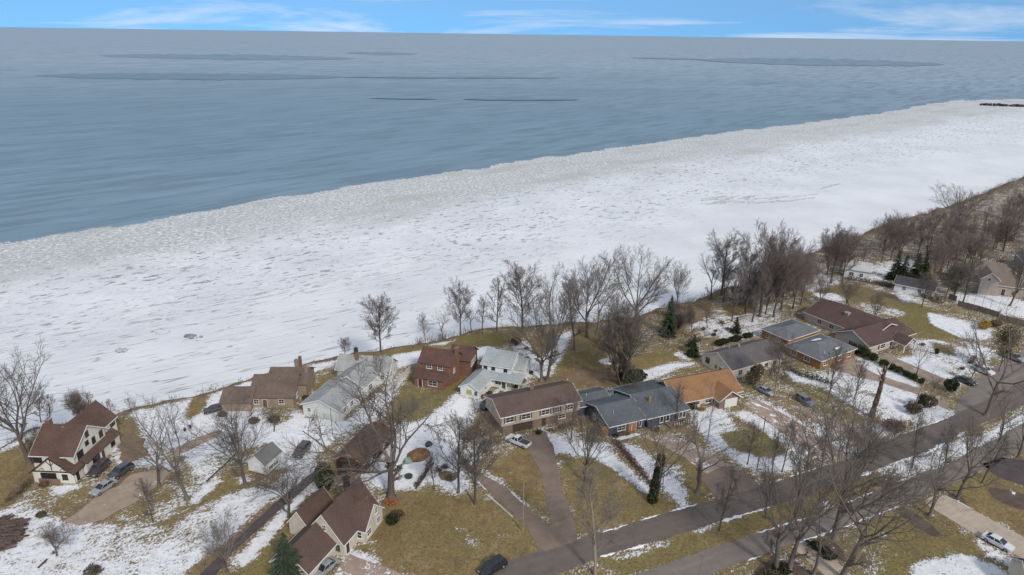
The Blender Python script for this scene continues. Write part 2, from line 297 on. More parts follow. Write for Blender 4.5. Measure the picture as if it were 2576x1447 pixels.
SNOW = [  # how much snow lies where, outlined in the photograph
 (.9, [(-60,1140),(0,1100),(80,1062),(95,1085),(60,1110),(0,1140)]), (.0, [(-80,1180),(70,1120),(90,1200),(20,1290),(-80,1300)]),
 (.95, [(325,1040),(470,1004),(480,1012),(455,1062),(440,1092),(380,1075)]), (.95, [(480,1000),(560,972),(640,957),(660,965),(560,1012),(525,1040),(470,1090),(455,1080),(525,1010)]),
 (.0, [(462,1065),(478,1010),(500,992),(526,992),(522,1010),(500,1040)]),
 (.9, [(515,1045),(545,1020),(700,1035),(760,1040),(700,1090),(660,1120),(590,1120),(560,1090),(470,1135),(440,1120),(480,1080)]), (.45, [(620,1020),(740,1010),(770,1060),(690,1080),(640,1060)]),
 (.0, [(285,1050),(345,1062),(360,1140),(320,1160),(290,1130)]), (1, [(118,1222),(205,1222),(215,1216),(190,1232),(150,1246),(128,1232)]),
 (.85, [(275,1130),(300,1125),(345,1160),(420,1150),(440,1180),(330,1190),(300,1165)]),
 (.76, [(-80,1285),(60,1288),(100,1295),(165,1312),(235,1312),(330,1325),(420,1335),(520,1262),(600,1232),(660,1226),(705,1235),(560,1385),(490,1460),(-80,1560)]),
 (.58, [(220,1318),(330,1325),(400,1330),(380,1385),(300,1400),(220,1370)]), (.5, [(300,1300),(420,1270),(480,1210),(530,1160),(600,1130),(600,1160),(500,1240),(470,1265),(400,1320),(330,1325)]),
 (.62, [(470,1210),(490,1150),(560,1110),(610,1110),(590,1150),(520,1200)]), (.9, [(450,1130),(560,1085),(600,1100),(540,1130),(480,1170)]),
 (.05, [(375,1395),(420,1335),(470,1290),(530,1240),(580,1200),(640,1190),(660,1215),(600,1232),(520,1262),(440,1350)]), (.9, [(470,1262),(500,1235),(560,1195),(555,1210),(500,1262)]), (.8, [(590,1205),(630,1195),(640,1215),(600,1220)]),
 (.85, [(690,1110),(760,1045),(880,1060),(835,1110),(760,1170),(700,1180)]), (.9, [(760,1040),(880,1060),(890,1080),(800,1100),(740,1085)]),
 (1, [(585,1415),(705,1290),(785,1218),(820,1200),(812,1222),(730,1300),(615,1430)]), (.8, [(690,1210),(790,1140),(800,1180),(700,1260)]),
 (.0, [(820,1235),(840,1250),(760,1330),(720,1380),(690,1460),(610,1460),(720,1305),(790,1235)]),
 (.0, [(960,1265),(1000,1245),(1060,1238),(1150,1252),(1250,1265),(1335,1330),(1355,1385),(1250,1425),(1180,1460),(960,1430),(940,1330)]),
 (.62, [(1142,1330),(1165,1328),(1215,1380),(1195,1385)]), (.55, [(1255,1345),(1290,1340),(1285,1352),(1250,1355)]), (1, [(862,1392),(890,1382),(920,1395),(962,1412),(958,1422),(905,1408),(866,1404)]),
 (.88, [(900,1195),(1010,1098),(1085,1055),(1160,995),(1175,1010),(1150,1080),(1100,1170),(1070,1225),(1000,1238),(940,1225)]), (.82, [(1060,1205),(1110,1150),(1150,1165),(1195,1240),(1150,1240)]),
 (.12, [(1000,960),(1040,928),(1048,990),(1095,982),(1150,985),(1060,1062),(985,1062)]), (.1, [(1145,960),(1170,905),(1190,890),(1200,905),(1150,985),(1110,1000)]),
 (1, [(985,892),(1065,880),(1046,912),(1000,926)]), (.8, [(640,960),(760,925),(850,902),(850,915),(770,945),(760,990),(740,1000)]), (.0, [(830,960),(880,935),(850,930),(790,975),(800,990)]),
 (.0, [(888,898),(1066,866),(1110,868),(1048,884),(960,893),(900,905)]), (1, [(1050,874),(1110,862),(1155,850),(1120,866)]),
 (.0, [(1112,872),(1160,852),(1190,842),(1330,830),(1290,862),(1240,872),(1170,872)]), (1, [(1178,874),(1245,872),(1205,905),(1185,900)]),
 (.72, [(1285,866),(1330,855),(1440,830),(1432,872),(1385,945),(1300,962),(1270,1000),(1330,1000),(1250,1010),(1220,1000),(1320,940)]),
 (.05, [(1330,850),(1400,835),(1395,870),(1360,900),(1340,880)]), (.05, [(1440,850),(1480,818),(1580,830),(1590,900),(1560,962),(1480,975),(1430,965),(1392,952),(1425,890)]),
 (.85, [(1505,905),(1540,893),(1548,918),(1515,918)]), (.0, [(1590,895),(1700,880),(1720,900),(1640,922),(1600,932)]), (1, [(1600,935),(1700,912),(1745,915),(1650,946),(1618,965)]), (.8, [(1705,885),(1740,905),(1730,910),(1690,890)]),
 (.5, [(1470,1000),(1560,970),(1615,975),(1560,1005),(1490,1010)]), (.5, [(1150,1120),(1195,1095),(1255,1115),(1240,1150),(1180,1160)]), (.75, [(1160,1135),(1195,1120),(1205,1170),(1180,1170)]),
 (.62, [(1190,1175),(1240,1190),(1330,1265),(1325,1285),(1270,1230)]), (.85, [(1348,1092),(1395,1088),(1440,1110),(1530,1115),(1535,1135),(1500,1150),(1440,1145),(1400,1140),(1378,1120)]),
 (.0, [(1225,1180),(1320,1120),(1355,1180),(1375,1290),(1330,1270),(1240,1190)]), (.0, [(1425,1170),(1500,1150),(1560,1180),(1640,1245),(1712,1275),(1460,1335),(1440,1260)]),
 (1, [(1475,1135),(1520,1120),(1560,1165),(1640,1238),(1628,1248),(1540,1180),(1500,1160)]), (.95, [(1560,1122),(1600,1118),(1660,1175),(1690,1185),(1725,1235),(1728,1272),(1708,1275),(1690,1240),(1640,1225),(1600,1170)]),
 (.6, [(1685,1165),(1725,1180),(1732,1230),(1705,1245)]), (.0, [(1725,1180),(1760,1160),(1800,1230),(1740,1268),(1730,1240)]), (.12, [(1600,1100),(1690,1110),(1760,1150),(1720,1170),(1650,1150)]),
 (.92, [(1730,1030),(1800,1022),(1850,1055),(1825,1080),(1860,1130),(1920,1155),(1995,1140),(2020,1165),(1960,1195),(1870,1170),(1790,1115),(1745,1070)]),
 (.05, [(1805,1092),(1850,1082),(1930,1090),(1992,1130),(1925,1152),(1840,1128)]), (.15, [(1830,1040),(1860,1045),(1925,1085),(1860,1075)]), (.8, [(1800,1050),(1840,1070),(1880,1090),(1850,1090),(1800,1080)]),
 (.55, [(1905,1000),(1990,1040),(2100,1140),(2080,1165),(2020,1120),(1950,1070)]), (.3, [(1980,960),(2080,985),(2190,1035),(2130,1060),(2010,1015)]), (.75, [(1960,930),(2080,950),(2110,985),(2000,960)]),
 (.72, [(2060,960),(2150,985),(2240,1010),(2330,1040),(2250,1060),(2180,1040),(2100,1000)]), (.85, [(2140,945),(2210,955),(2320,995),(2420,1050),(2350,1080),(2260,1050),(2200,990)]), (.9, [(2150,895),(2250,930),(2320,975),(2200,950)]),
 (1, [(2245,905),(2300,895),(2380,935),(2420,960),(2390,975),(2300,935)]), (.72, [(2285,865),(2335,850),(2450,880),(2490,925),(2430,950),(2360,925),(2300,895)]), (.2, [(2340,860),(2400,870),(2400,895),(2350,885)]),
 (.03, [(2030,715),(2130,715),(2240,740),(2360,785),(2430,852),(2330,852),(2290,835),(2200,770),(2020,745)]), (.75, [(2030,738),(2100,736),(2135,755),(2090,762)]), (.7, [(2240,735),(2300,738),(2340,765),(2270,760)]), (.35, [(2150,770),(2210,775),(2215,792),(2160,790)]),
 (.95, [(2330,783),(2400,800),(2500,830),(2480,855),(2420,852),(2340,815)]), (.9, [(2430,860),(2500,880),(2490,905),(2440,895)]), (.75, [(2125,692),(2200,665),(2290,652),(2330,668),(2260,700),(2170,712)]),
 (1, [(2400,740),(2500,742),(2600,765),(2600,805),(2500,785),(2410,765)]), (.0, [(2330,745),(2400,742),(2560,775),(2600,790),(2600,800),(2420,770),(2340,770)]) if False else (.9, [(2410,745),(2576,770),(2576,800),(2430,770)]),
 (.5, [(1780,785),(1960,765),(1965,845),(1850,855),(1760,850)]), (.05, [(1820,770),(1900,760),(1900,785),(1830,795)]), (.9, [(1885,748),(1960,715),(1985,730),(1900,765)]), (.1, [(1690,775),(1780,765),(1790,800),(1700,800)]), (.8, [(1720,800),(1790,800),(1800,820),(1740,830)]),
 (.05, [(1500,1412),(1760,1335),(1950,1280),(2200,1185),(2260,1165),(2220,1225),(1950,1325),(1750,1390),(1580,1450)]), (.55, [(1512,1405),(1640,1368),(1700,1350),(1690,1372),(1560,1420)]), (.6, [(1720,1346),(1800,1320),(1820,1318),(1790,1336)]),
 (.75, [(2050,1262),(2080,1255),(2090,1275),(2055,1285)]) , (.8, [(2390,1135),(2600,1025),(2600,1062),(2450,1132),(2360,1180)]), (.5, [(2200,1180),(2280,1150),(2360,1125),(2320,1165),(2230,1215)]),
 (.08, [(2120,1330),(2330,1270),(2480,1390),(2420,1460),(2160,1460)]), (.33, [(2110,1320),(2200,1300),(2250,1380),(2240,1460),(2140,1460)]), (.9, [(2290,1425),(2360,1400),(2440,1395),(2560,1455),(2300,1470)]), (.9, [(2440,1340),(2500,1385),(2576,1425),(2576,1440),(2480,1400)]), (.6,[(1590,1440),(1790,1440),(1760,1470),(1560,1470)]),
 (.93, [(620,1010),(770,1045),(870,1060),(840,1110),(790,1150),(720,1180),(690,1120),(640,1085)]), (.4, [(640,1030),(720,1015),(745,1050),(690,1075)]), (.9, [(1080,1120),(1110,1060),(1165,1000),(1215,1005),(1190,1060),(1160,1100),(1130,1160),(1090,1180)]), (.9, [(905,1200),(1010,1105),(1030,1115),(1000,1160),(935,1225)]), (.62, [(240,1318),(420,1335),(520,1262),(560,1250),(470,1360),(330,1430),(220,1400)]), (.7, [(1205,1180),(1260,1200),(1310,1255),(1330,1275),(1318,1290),(1250,1225)]), (.8, [(1540,1010),(1560,985),(1620,980),(1600,1000)]), (.75,[(2060,940),(2110,930),(2200,960),(2190,985),(2100,975)]), (.6,[(2330,1060),(2420,1030),(2440,1040),(2370,1075),(2260,1110),(2250,1095)]),
 (.88, [(330,1040),(470,1003),(560,975),(545,1012),(475,1095),(440,1128),(372,1100),(345,1065)]), (.6, [(345,1065),(372,1100),(440,1128),(400,1165),(350,1140)]), (.0, [(462,1065),(478,1010),(500,992),(526,992),(522,1010),(500,1040)]),
 (.88, [(868,1062),(960,985),(1008,945),(1030,940),(995,1000),(925,1072)]), (.85, [(985,1065),(1060,1060),(1150,988),(1175,1005),(1110,1070),(1040,1110),(1000,1110)]), (.66, [(1905,1000),(1990,1040),(2100,1135),(2080,1165),(2020,1125),(1950,1070)]), (.6, [(2040,1060),(2120,1070),(2190,1110),(2130,1150),(2060,1100)]), (.7, [(2170,1055),(2260,1080),(2250,1105),(2200,1095)]),
 (.66, [(2210,1180),(2330,1142),(2440,1085),(2460,1120),(2380,1165),(2240,1215)]), (.6, [(2010,690),(2080,690),(2125,715),(2030,738)]), (.62, [(1760,840),(1800,790),(1960,765),(1965,840),(1860,852)]), (.05, [(1820,772),(1900,760),(1900,785),(1830,795)]), (.7, [(1395,1095),(1440,1080),(1450,1110),(1410,1120)]), (.55, [(2150,755),(2240,770),(2290,790),(2260,800),(2180,780)]), (.7, [(50,1270),(110,1290),(60,1300),(0,1300),(0,1275)]),
 (.9, [(1735,1035),(1800,1022),(1830,1045),(1800,1085),(1840,1130),(1800,1115),(1750,1065)]), (.85, [(1835,1040),(1870,1030),(1960,1082),(2042,1142),(2010,1155),(1960,1120),(1930,1090)]), (.85, [(1908,1003),(1925,1008),(2005,1055),(2112,1125),(2100,1130),(2000,1066)]), (.1, [(1810,1092),(1850,1084),(1930,1094),(1985,1130),(1925,1150),(1845,1128)]), (.9, [(1850,1135),(1925,1155),(1995,1138),(2020,1165),(1960,1190),(1880,1170)]), (.75, [(2120,945),(2160,950),(2200,975),(2150,985)]),
 (.02, [(2390,1215),(2480,1190),(2650,1260),(2650,1380),(2480,1290),(2400,1250)]),
]
GREEN = [(.9, [(1112,872),(1160,852),(1190,842),(1330,830),(1290,862),(1240,872),(1170,872)]), (.8, [(2030,700),(2130,715),(2240,740),(2360,785),(2430,852),(2330,852),(2290,835),(2200,770),(2020,745)]),
 (.9, [(1805,1092),(1850,1082),(1930,1090),(1992,1130),(1925,1152),(1840,1128)]), (.7, [(1000,960),(1040,928),(1048,990),(1095,982),(1150,985),(1060,1062),(985,1062)]), (.6, [(820,1235),(760,1330),(690,1460),(610,1460),(790,1235)]),
 (.55, [(330,1325),(500,1200),(560,1110),(610,1110),(560,1200),(400,1340),(250,1380)]), (.65, [(1980,960),(2080,985),(2190,1035),(2130,1060),(2010,1015)]), (.55, [(1500,1412),(1760,1335),(1800,1380),(1590,1450)]), (.5, [(2120,1330),(2330,1270),(2480,1390),(2420,1460),(2160,1460)]),
 (.45, [(960,1300),(1150,1290),(1200,1400),(1000,1420)]), (.0, [(1390,952),(1480,900),(1560,962),(1480,975)]), (.0, [(285,1050),(345,1062),(360,1140),(320,1160),(290,1130)]), (.55,[(1440,870),(1540,850),(1500,900),(1440,900)]), (.6,[(1590,895),(1700,880),(1640,922)])]
DIRT = [(.8, [(2480,1228),(2540,1235),(2650,1270),(2650,1300),(2520,1270)]), (.85, [(2240,1272),(2262,1268),(2370,1340),(2350,1355)]), (.8, [(2460,1160),(2560,1150),(2650,1180),(2650,1240),(2500,1195)]), (.7, [(1392,952),(1470,925),(1560,940),(1520,975)]),
 (.7, [(330,1180),(400,1170),(420,1210),(360,1245),(250,1318),(160,1312),(190,1270),(280,1230)]), (.6, [(1330,850),(1400,835),(1395,870),(1360,900)]), (.6, [(1690,775),(1790,765),(1790,800),(1700,800)]), (.5, [(10,1230),(60,1140),(90,1200),(40,1260)]), (.6, [(455,1447),(560,1370),(690,1250),(700,1260),(560,1390),(490,1460)]),
 (.8,[(1900,1440),(1940,1400),(2000,1420),(2090,1460),(1900,1470)]), (.6,[(2050,1360),(2120,1340),(2130,1400),(2100,1410)])]
for val, poly in SNOW: COV[inpoly(U, V, poly) & front, 0] = val
for val, poly in GREEN: COV[inpoly(U, V, poly) & front, 1] = val
for val, poly in DIRT:
    m_ = inpoly(U, V, poly) & front; COV[m_, 2] = val; COV[m_, 0] = np.minimum(COV[m_, 0], 0.15)
COV[..., 2] = np.maximum(COV[..., 2], np.clip(-(Dn - 1.5) / 2.5, 0, 1)); COV[..., 0] = np.where(Dn < 0.5, np.minimum(COV[..., 0], np.where(X > 60, -0.6, 0.1)), COV[..., 0])
for ch in (0, 1, 2):
    for _ in range(2):
        c = COV[..., ch]; c[1:-1, 1:-1] = (c[1:-1, 1:-1] * 2 + c[:-2, 1:-1] + c[2:, 1:-1] + c[1:-1, :-2] + c[1:-1, 2:]) / 6
nx, ny = X.shape; idx = np.arange(nx * ny).reshape(nx, ny)
q = np.stack([idx[:-1, :-1], idx[1:, :-1], idx[1:, 1:], idx[:-1, 1:]], -1).reshape(-1, 4)
keep = (D[:-1, :-1] > -17).reshape(-1); q = q[keep]
def grid_mesh(name, P, q, attr=None):
    used = np.unique(q); rm = np.full(P.shape[0], -1); rm[used] = np.arange(len(used)); P = P[used]; q = rm[q]
    me = bpy.data.meshes.new(name); me.vertices.add(len(P)); me.vertices.foreach_set('co', P.astype(np.float32).ravel())
    me.loops.add(len(q) * 4); me.loops.foreach_set('vertex_index', q.astype(np.int32).ravel())
    me.polygons.add(len(q)); me.polygons.foreach_set('loop_start', np.arange(0, len(q) * 4, 4, dtype=np.int32)); me.polygons.foreach_set('loop_total', np.full(len(q), 4, np.int32))
    me.update(calc_edges=True); me.validate()
    me.polygons.foreach_set('use_smooth', np.ones(len(q), bool))
    if attr is not None:
        a = me.color_attributes.new('cover', 'FLOAT_COLOR', 'POINT'); a.data.foreach_set('color', attr[used].astype(np.float32).ravel())
    return me
def land_material():
    b = NB('lawn_and_snow'); at = b.attr('cover'); p = b.pos()
    n1 = b.noise(p, 0.22, 4, 0.6); n2 = b.noise(b.pos((1, 1, 1), R(-24)), 2.1, 4, 0.75, 0.4); n3 = b.noise(b.pos((0.35, 1.2, 1), R(-26)), 0.9, 4, 0.65)
    s = b.ma('ADD', at[0], b.ma('MULTIPLY', b.ma('SUBTRACT', n1, 0.5), 0.9))
    s = b.ma('ADD', s, b.ma('MULTIPLY', b.ma('SUBTRACT', n2, 0.5), 1.7)); s = b.ma('ADD', s, b.ma('MULTIPLY', b.ma('SUBTRACT', n3, 0.5), 1.0))
    s = b.ma('ADD', s, b.ma('MULTIPLY', b.ma('SUBTRACT', b.noise(b.pos((0.8, 2.4, 1), R(-68)), 1.5, 4, 0.8), 0.5), 1.5)); mask = b.step(s, 0.45, 0.66)
    gn = b.noise(p, 0.12, 5, 0.6); gf = b.noise(p, 2.2, 4, 0.75); gm = b.noise(p, 0.55, 4, 0.6)
    dry = b.mix(b.step(gn, 0.38, 0.62), (0.262, 0.186, 0.084), (0.205, 0.136, 0.070))
    dry = b.mix(b.ma('MULTIPLY', b.step(gm, 0.45, 0.66), 0.55), dry, (0.33, 0.25, 0.115))
    g = b.ma('MULTIPLY', at[1], b.step(gm, 0.25, 0.65))
    dry = b.mix(b.ma('MULTIPLY', b.step(b.noise(p, 0.05, 3, 0.6), 0.44, 0.62), 0.55), dry, (0.205, 0.165, 0.070)); dry = b.mix(b.ma('MULTIPLY', b.step(b.noise(b.pos((1, 0.4, 1), R(20)), 0.4, 5, 0.75), 0.50, 0.66), 0.6), dry, (0.34, 0.265, 0.135))
    c = b.mix(b.ma('MULTIPLY', g, 0.95, clamp=True), dry, (0.128, 0.140, 0.040))
    c = b.mix(at[2], c, b.mix(b.step(gm, 0.3, 0.7), (0.095, 0.066, 0.05), (0.235, 0.165, 0.118)))
    c = b.mix(b.ma('MULTIPLY', b.step(b.noise(p, 0.9, 5, 0.8, 0.5), 0.47, 0.60), 0.5), c, (0.15, 0.095, 0.052)); c = b.mix(b.ma('MULTIPLY', b.step(b.noise(b.pos((1, 1, 2)), 1.7, 4, 0.8), 0.53, 0.64), 0.5), c, (0.34, 0.27, 0.14)); c = b.mix(b.ma('MULTIPLY', b.step(gf, 0.48, 0.62), 0.65), c, (0.075, 0.056, 0.030)); c = b.mix(b.ma('MULTIPLY', b.step(b.noise(p, 0.28, 5, 0.7), 0.54, 0.70), 0.6), c, (0.105, 0.075, 0.048))
    sn = b.mix(b.step(b.noise(p, 0.6, 5, 0.7), 0.3, 0.7), (0.60, 0.60, 0.61), (0.75, 0.75, 0.755))
    sn = b.mix(b.ma('MULTIPLY', b.step(b.noise(p, 1.7, 4, 0.75), 0.52, 0.68), 0.5), sn, (0.40, 0.37, 0.33))
    b.bump(b.ma('ADD', mask, b.ma('MULTIPLY', gf, 0.5)), 0.5, 0.15)
    return b.fin(b.mix(mask, c, sn), 0.95, 0.12)
land = link('ground', grid_mesh('ground', np.stack([X, Y, Zl], -1).reshape(-1, 3), q, COV.reshape(-1, 4)), land_material()); tag(land, kind='structure')

# --- ice shelf
ICE_EDGE = [(-900, -40), (-420, 160)] + [tuple(gp(u, v, LAKE)[:2]) for u, v in [(0, 605), (120, 590), (200, 577), (300, 563), (400, 548), (520, 526), (640, 505), (760, 487), (900, 465), (1050, 443), (1200, 421), (1350, 399), (1500, 379), (1650, 357), (1800, 335), (1950, 317), (2050, 305), (2200, 285), (2270, 273), (2320, 262), (2400, 252), (2490, 250)]] + [(1100, 1240), (2500, 1600)]
uu = np.concatenate([np.arange(-700, 2960, 5.0)]); vv = np.concatenate([np.arange(243, 700, 2.0), np.arange(700, 1330, 3.0)])
IU, IV = np.meshgrid(uu, vv, indexing='ij')
xx = (IU - 1288) / CF; yy = (723.5 - IV) / CF
aa = xx * math.cos(ROLL) - yy * math.sin(ROLL); bb = xx * math.sin(ROLL) + yy * math.cos(ROLL)
tt = (LAKE - CH) / (-math.sin(PITCH) + bb * math.cos(PITCH)); IX = aa * tt; IY = (math.cos(PITCH) + bb * math.sin(PITCH)) * tt
ok = (tt > 0) & (IY > -200)
de = sdist(IX, IY, ICE_EDGE) + (fbm(IX * 0.05, IY * 0.05, 4, 11) - 0.5) * 16; dc = -sdist(IX, IY, EDGE)
tn = np.clip(de / np.maximum(de + dc, 1), 0, 1)
amp = np.where(tn < .32, 0.45, np.clip(0.5 - (tn - .32) * 1.1, 0.03, .5))
IZ = LAKE + (fbm(IX * 0.16, IY * 0.16, 4, 21) - 0.5) * 2 * amp + np.where(de < 3, -0.25, 0)
q2 = np.arange(IX.size).reshape(IX.shape); q2 = np.stack([q2[:-1, :-1], q2[:-1, 1:], q2[1:, 1:], q2[1:, :-1]], -1).reshape(-1, 4)
kp = (ok & (de > 0) & (dc > 1))[:-1, :-1].reshape(-1); q2 = q2[kp]
icov = np.stack([tn, np.clip(de / 100, 0, 1), np.clip((IX + 20) / 120, 0, 1), np.ones(tn.shape)], -1)
def ice_material():
    b = NB('lake_ice'); at = b.attr('cover'); t = at[0]
    sh = b.pos((0.20, 0.42, 1), R(-38)); sq = b.pos((1, 1, 1), R(-38)); lg = b.pos((0.012, 0.16, 1), R(-33))
    base = b.mix(b.step(b.noise(b.pos(), 0.03, 3), 0.3, 0.7), (0.60, 0.61, 0.622), (0.685, 0.695, 0.70))
    # outer rubble: grey-beige brash with white lumps and dirty bands
    rub = b.mix(b.step(b.noise(sq, 0.55, 5, 0.8), 0.42, 0.62), (0.30, 0.305, 0.295), (0.72, 0.72, 0.70))
    band = b.step(b.noise(b.pos((0.014, 0.05, 1), R(-40)), 1.0, 4, 0.6), 0.46, 0.66)
    rub = b.mix(b.ma('MULTIPLY', band, 0.7), rub, (0.36, 0.352, 0.305))
    tw = b.ma('ADD', t, b.ma('MULTIPLY', b.ma('SUBTRACT', b.noise(b.pos(), 0.02, 4), 0.5), 0.30))
    outer = b.step(tw, 0.40, 0.20)
    c = b.mix(b.ma('MULTIPLY', outer, 0.85), base, rub)
    # pits of wet grey ice in the middle belt, long seams near the shore
    pit = b.step(b.noise(sh, 1.0, 3, 0.6, 0.6), 0.575, 0.63)
    fine = b.step(b.noise(b.pos((0.5, 0.9, 1), R(-38)), 1.0, 5, 0.8, 0.7), 0.52, 0.64)
    midb = b.ma('MULTIPLY', b.step(tw, 0.18, 0.32), b.step(tw, 0.74, 0.52))
    c = b.mix(b.ma('MULTIPLY', midb, b.ma('MULTIPLY', pit, b.step(b.noise(b.pos(), 0.045, 3, 0.6), 0.25, 0.55))), c, (0.27, 0.28, 0.29))
    c = b.mix(b.ma('MULTIPLY', b.step(tw, 0.85, 0.40), b.ma('MULTIPLY', fine, 0.6)), c, (0.36, 0.37, 0.375))
    ln = b.noise(lg, 1.0, 3, 0.55, 0.3)
    seam = b.step(b.ma('ABSOLUTE', b.ma('SUBTRACT', b.ma('FRACT', b.ma('MULTIPLY', ln, 9.0)), 0.5)), 0.075, 0.0)
    brk = b.step(b.noise(b.pos((0.03, 0.1, 1), R(-36)), 1.0, 3), 0.30, 0.48)
    near = b.ma('MULTIPLY', b.step(tw, 0.45, 0.62), b.ma('SUBTRACT', 1.0, b.ma('MULTIPLY', at[2], 0.85)))
    c = b.mix(b.ma('MULTIPLY', near, b.ma('MULTIPLY', seam, b.ma('MULTIPLY', brk, 0.9))), c, (0.26, 0.265, 0.27))
    b.bump(b.ma('ADD', b.noise(sq, 0.8, 5, 0.7), b.ma('MULTIPLY', b.noise(sh, 1.0, 3), 1.5)), 0.35, 0.4)
    return b.fin(c, 0.7, 0.2)
ice = link('shelf_ice', grid_mesh('shelf_ice', np.stack([IX, IY, IZ], -1).reshape(-1, 3), q2, icov.reshape(-1, 4)), ice_material()); tag(ice, kind='structure')

# --- lake water (skim ice; haze and sheen far out put into the colour), with open leads
def lake_material(name, near, far_, rough):
    b = NB(name); p = b.pos(); g = b.n('ShaderNodeNewGeometry')
    ln = b.n('ShaderNodeVectorMath', operation='LENGTH'); b.t.links.new(g.outputs['Position'], ln.inputs[0]); d = ln.outputs['Value']
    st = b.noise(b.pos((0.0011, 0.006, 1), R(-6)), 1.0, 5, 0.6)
    f = b.ma('ADD', b.step(d, 500, 2600), b.ma('MULTIPLY', b.ma('SUBTRACT', st, 0.5), 0.9), clamp=True)  # paler with distance: horizon haze painted into the water tone
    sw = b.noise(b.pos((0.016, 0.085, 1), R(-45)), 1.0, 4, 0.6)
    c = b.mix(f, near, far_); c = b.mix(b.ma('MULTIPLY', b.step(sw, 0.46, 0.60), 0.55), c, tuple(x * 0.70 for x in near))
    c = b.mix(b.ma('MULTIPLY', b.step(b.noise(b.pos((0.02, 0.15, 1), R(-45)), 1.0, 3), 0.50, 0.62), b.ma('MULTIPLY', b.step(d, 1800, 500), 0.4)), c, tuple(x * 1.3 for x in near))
    b.bump(b.ma('ADD', b.noise(b.pos((0.03, 0.2, 1), R(-44)), 1.0, 4, 0.6), b.ma('MULTIPLY', b.noise(p, 0.6, 3), 0.3)), 0.25, 1.2)
    return b.fin(c, rough, 0.25)
WAT = lake_material('lake_skim_ice_haze', (0.148, 0.224, 0.278), (0.265, 0.330, 0.390), 0.55)
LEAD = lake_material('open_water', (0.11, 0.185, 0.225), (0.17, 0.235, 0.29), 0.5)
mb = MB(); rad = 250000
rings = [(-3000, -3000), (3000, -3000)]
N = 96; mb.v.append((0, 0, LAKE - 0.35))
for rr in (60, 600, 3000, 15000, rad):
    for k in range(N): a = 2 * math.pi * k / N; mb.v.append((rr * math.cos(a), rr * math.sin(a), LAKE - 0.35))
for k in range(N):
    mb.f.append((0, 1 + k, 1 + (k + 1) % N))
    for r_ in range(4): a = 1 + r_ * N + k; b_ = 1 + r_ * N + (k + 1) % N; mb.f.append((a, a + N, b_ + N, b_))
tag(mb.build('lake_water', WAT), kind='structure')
def lens(u0, u1, v0, v1, thick, seed, name='open_water_lead'):
    rnd = random.Random(seed); n = 40; top = []; bot = []
    for i in range(n + 1):
        t = i / n; u = u0 + (u1 - u0) * t; vc = v0 + (v1 - v0) * t; prof = math.sin(math.pi * min(1, t * 1.0)) ** 0.55 * thick * 0.65
        j = rnd.uniform(0.65, 1.1); top.append(gp(u, vc - prof * j - .15, LAKE + 0.05 + seed * 0.08)); bot.append(gp(u, vc + prof * rnd.uniform(0.75, 1.1) + .15, LAKE + 0.05 + seed * 0.08))
    m = MB(); m.v = [tuple(p) for p in top + bot]
    for i in range(n): m.f.append((i, i + 1, n + 2 + i, n + 1 + i))
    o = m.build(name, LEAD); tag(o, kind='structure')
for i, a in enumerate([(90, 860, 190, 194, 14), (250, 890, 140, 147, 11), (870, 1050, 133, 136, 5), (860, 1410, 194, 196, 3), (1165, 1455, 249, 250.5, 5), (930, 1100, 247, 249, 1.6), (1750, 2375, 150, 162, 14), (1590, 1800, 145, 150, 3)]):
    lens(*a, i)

# ------------------------------------------------------------ roads and drives
def sheet(name, poly, z, mat, ragged=0.25, seed=1, soft=0):
    rnd = random.Random(seed); P = [gp(*p) for p in poly]; Q = []
    for _ in range(soft): P = [p for a, b in zip(P, P[1:] + P[:1]) for p in (a.lerp(b, .25), a.lerp(b, .75))]
    for i, a in enumerate(P):
        b = P[(i + 1) % len(P)]; L = (b - a).length; n = max(1, int(L / 1.2)); nrm = Vector((-(b - a).y, (b - a).x, 0)).normalized()
        for k in range(n):
            p = a.lerp(b, k / n); Q.append(p + nrm * (mnoise.noise(p * 0.35 + Vector((seed, 0, 0))) * ragged + rnd.uniform(-.25, .25) * ragged))
    bm = bmesh.new(); vs = [bm.verts.new((p.x, p.y, z)) for p in Q]; f = bm.faces.new(vs)
    bm.normal_update()
    if f.normal.z < 0: f.normal_flip()
    bmesh.ops.triangulate(bm, faces=bm.faces, ngon_method='EAR_CLIP')
    me = bpy.data.meshes.new(name); bm.to_mesh(me); bm.free()
    return tag(link(name, me, mat), kind='structure')
def pave(name, c, c2, snow=0.0, grit=1.0):
    b = NB(name); p = b.pos(); n = b.noise(p, 0.5, 5, 0.65); st = b.noise(b.pos((0.08, 0.9, 1), R(-24)), 1.0, 4, 0.6)
    col = b.mix(b.step(n, 0.3, 0.7), c, c2); col = b.mix(b.ma('MULTIPLY', b.step(st, 0.4, 0.7), 0.4), col, tuple(x * 1.3 for x in c2))
    cr_ = b.step(b.voro(p, 0.22, 'DISTANCE_TO_EDGE'), 0.02, 0.0); col = b.mix(b.ma('MULTIPLY', cr_, 0.35), col, tuple(x * .5 for x in c))
    col = b.mix(b.ma('MULTIPLY', b.noise(p, 6, 2, 0.8), 0.25 * grit), col, tuple(x * 1.5 for x in c2))
    if snow:
        s = b.ma('ADD', b.noise(p, 0.35, 5, 0.65), b.ma('MULTIPLY', b.noise(p, 1.4, 4, 0.7), 0.5)); col = b.mix(b.step(s, 1.12 - snow, 1.22 - snow), col, (0.72, 0.72, 0.72))
    b.bump(b.noise(p, 5, 3), 0.3, 0.03)
    return b.fin(col, 0.88, 0.25)
ASPH = pave('asphalt', (0.110, 0.090, 0.078), (0.136, 0.112, 0.098)); ASPHB = pave('asphalt_brownish', (0.150, 0.128, 0.112), (0.185, 0.158, 0.138)); ASPD = pave('asphalt_wet', (0.062, 0.050, 0.052), (0.085, 0.068, 0.068))
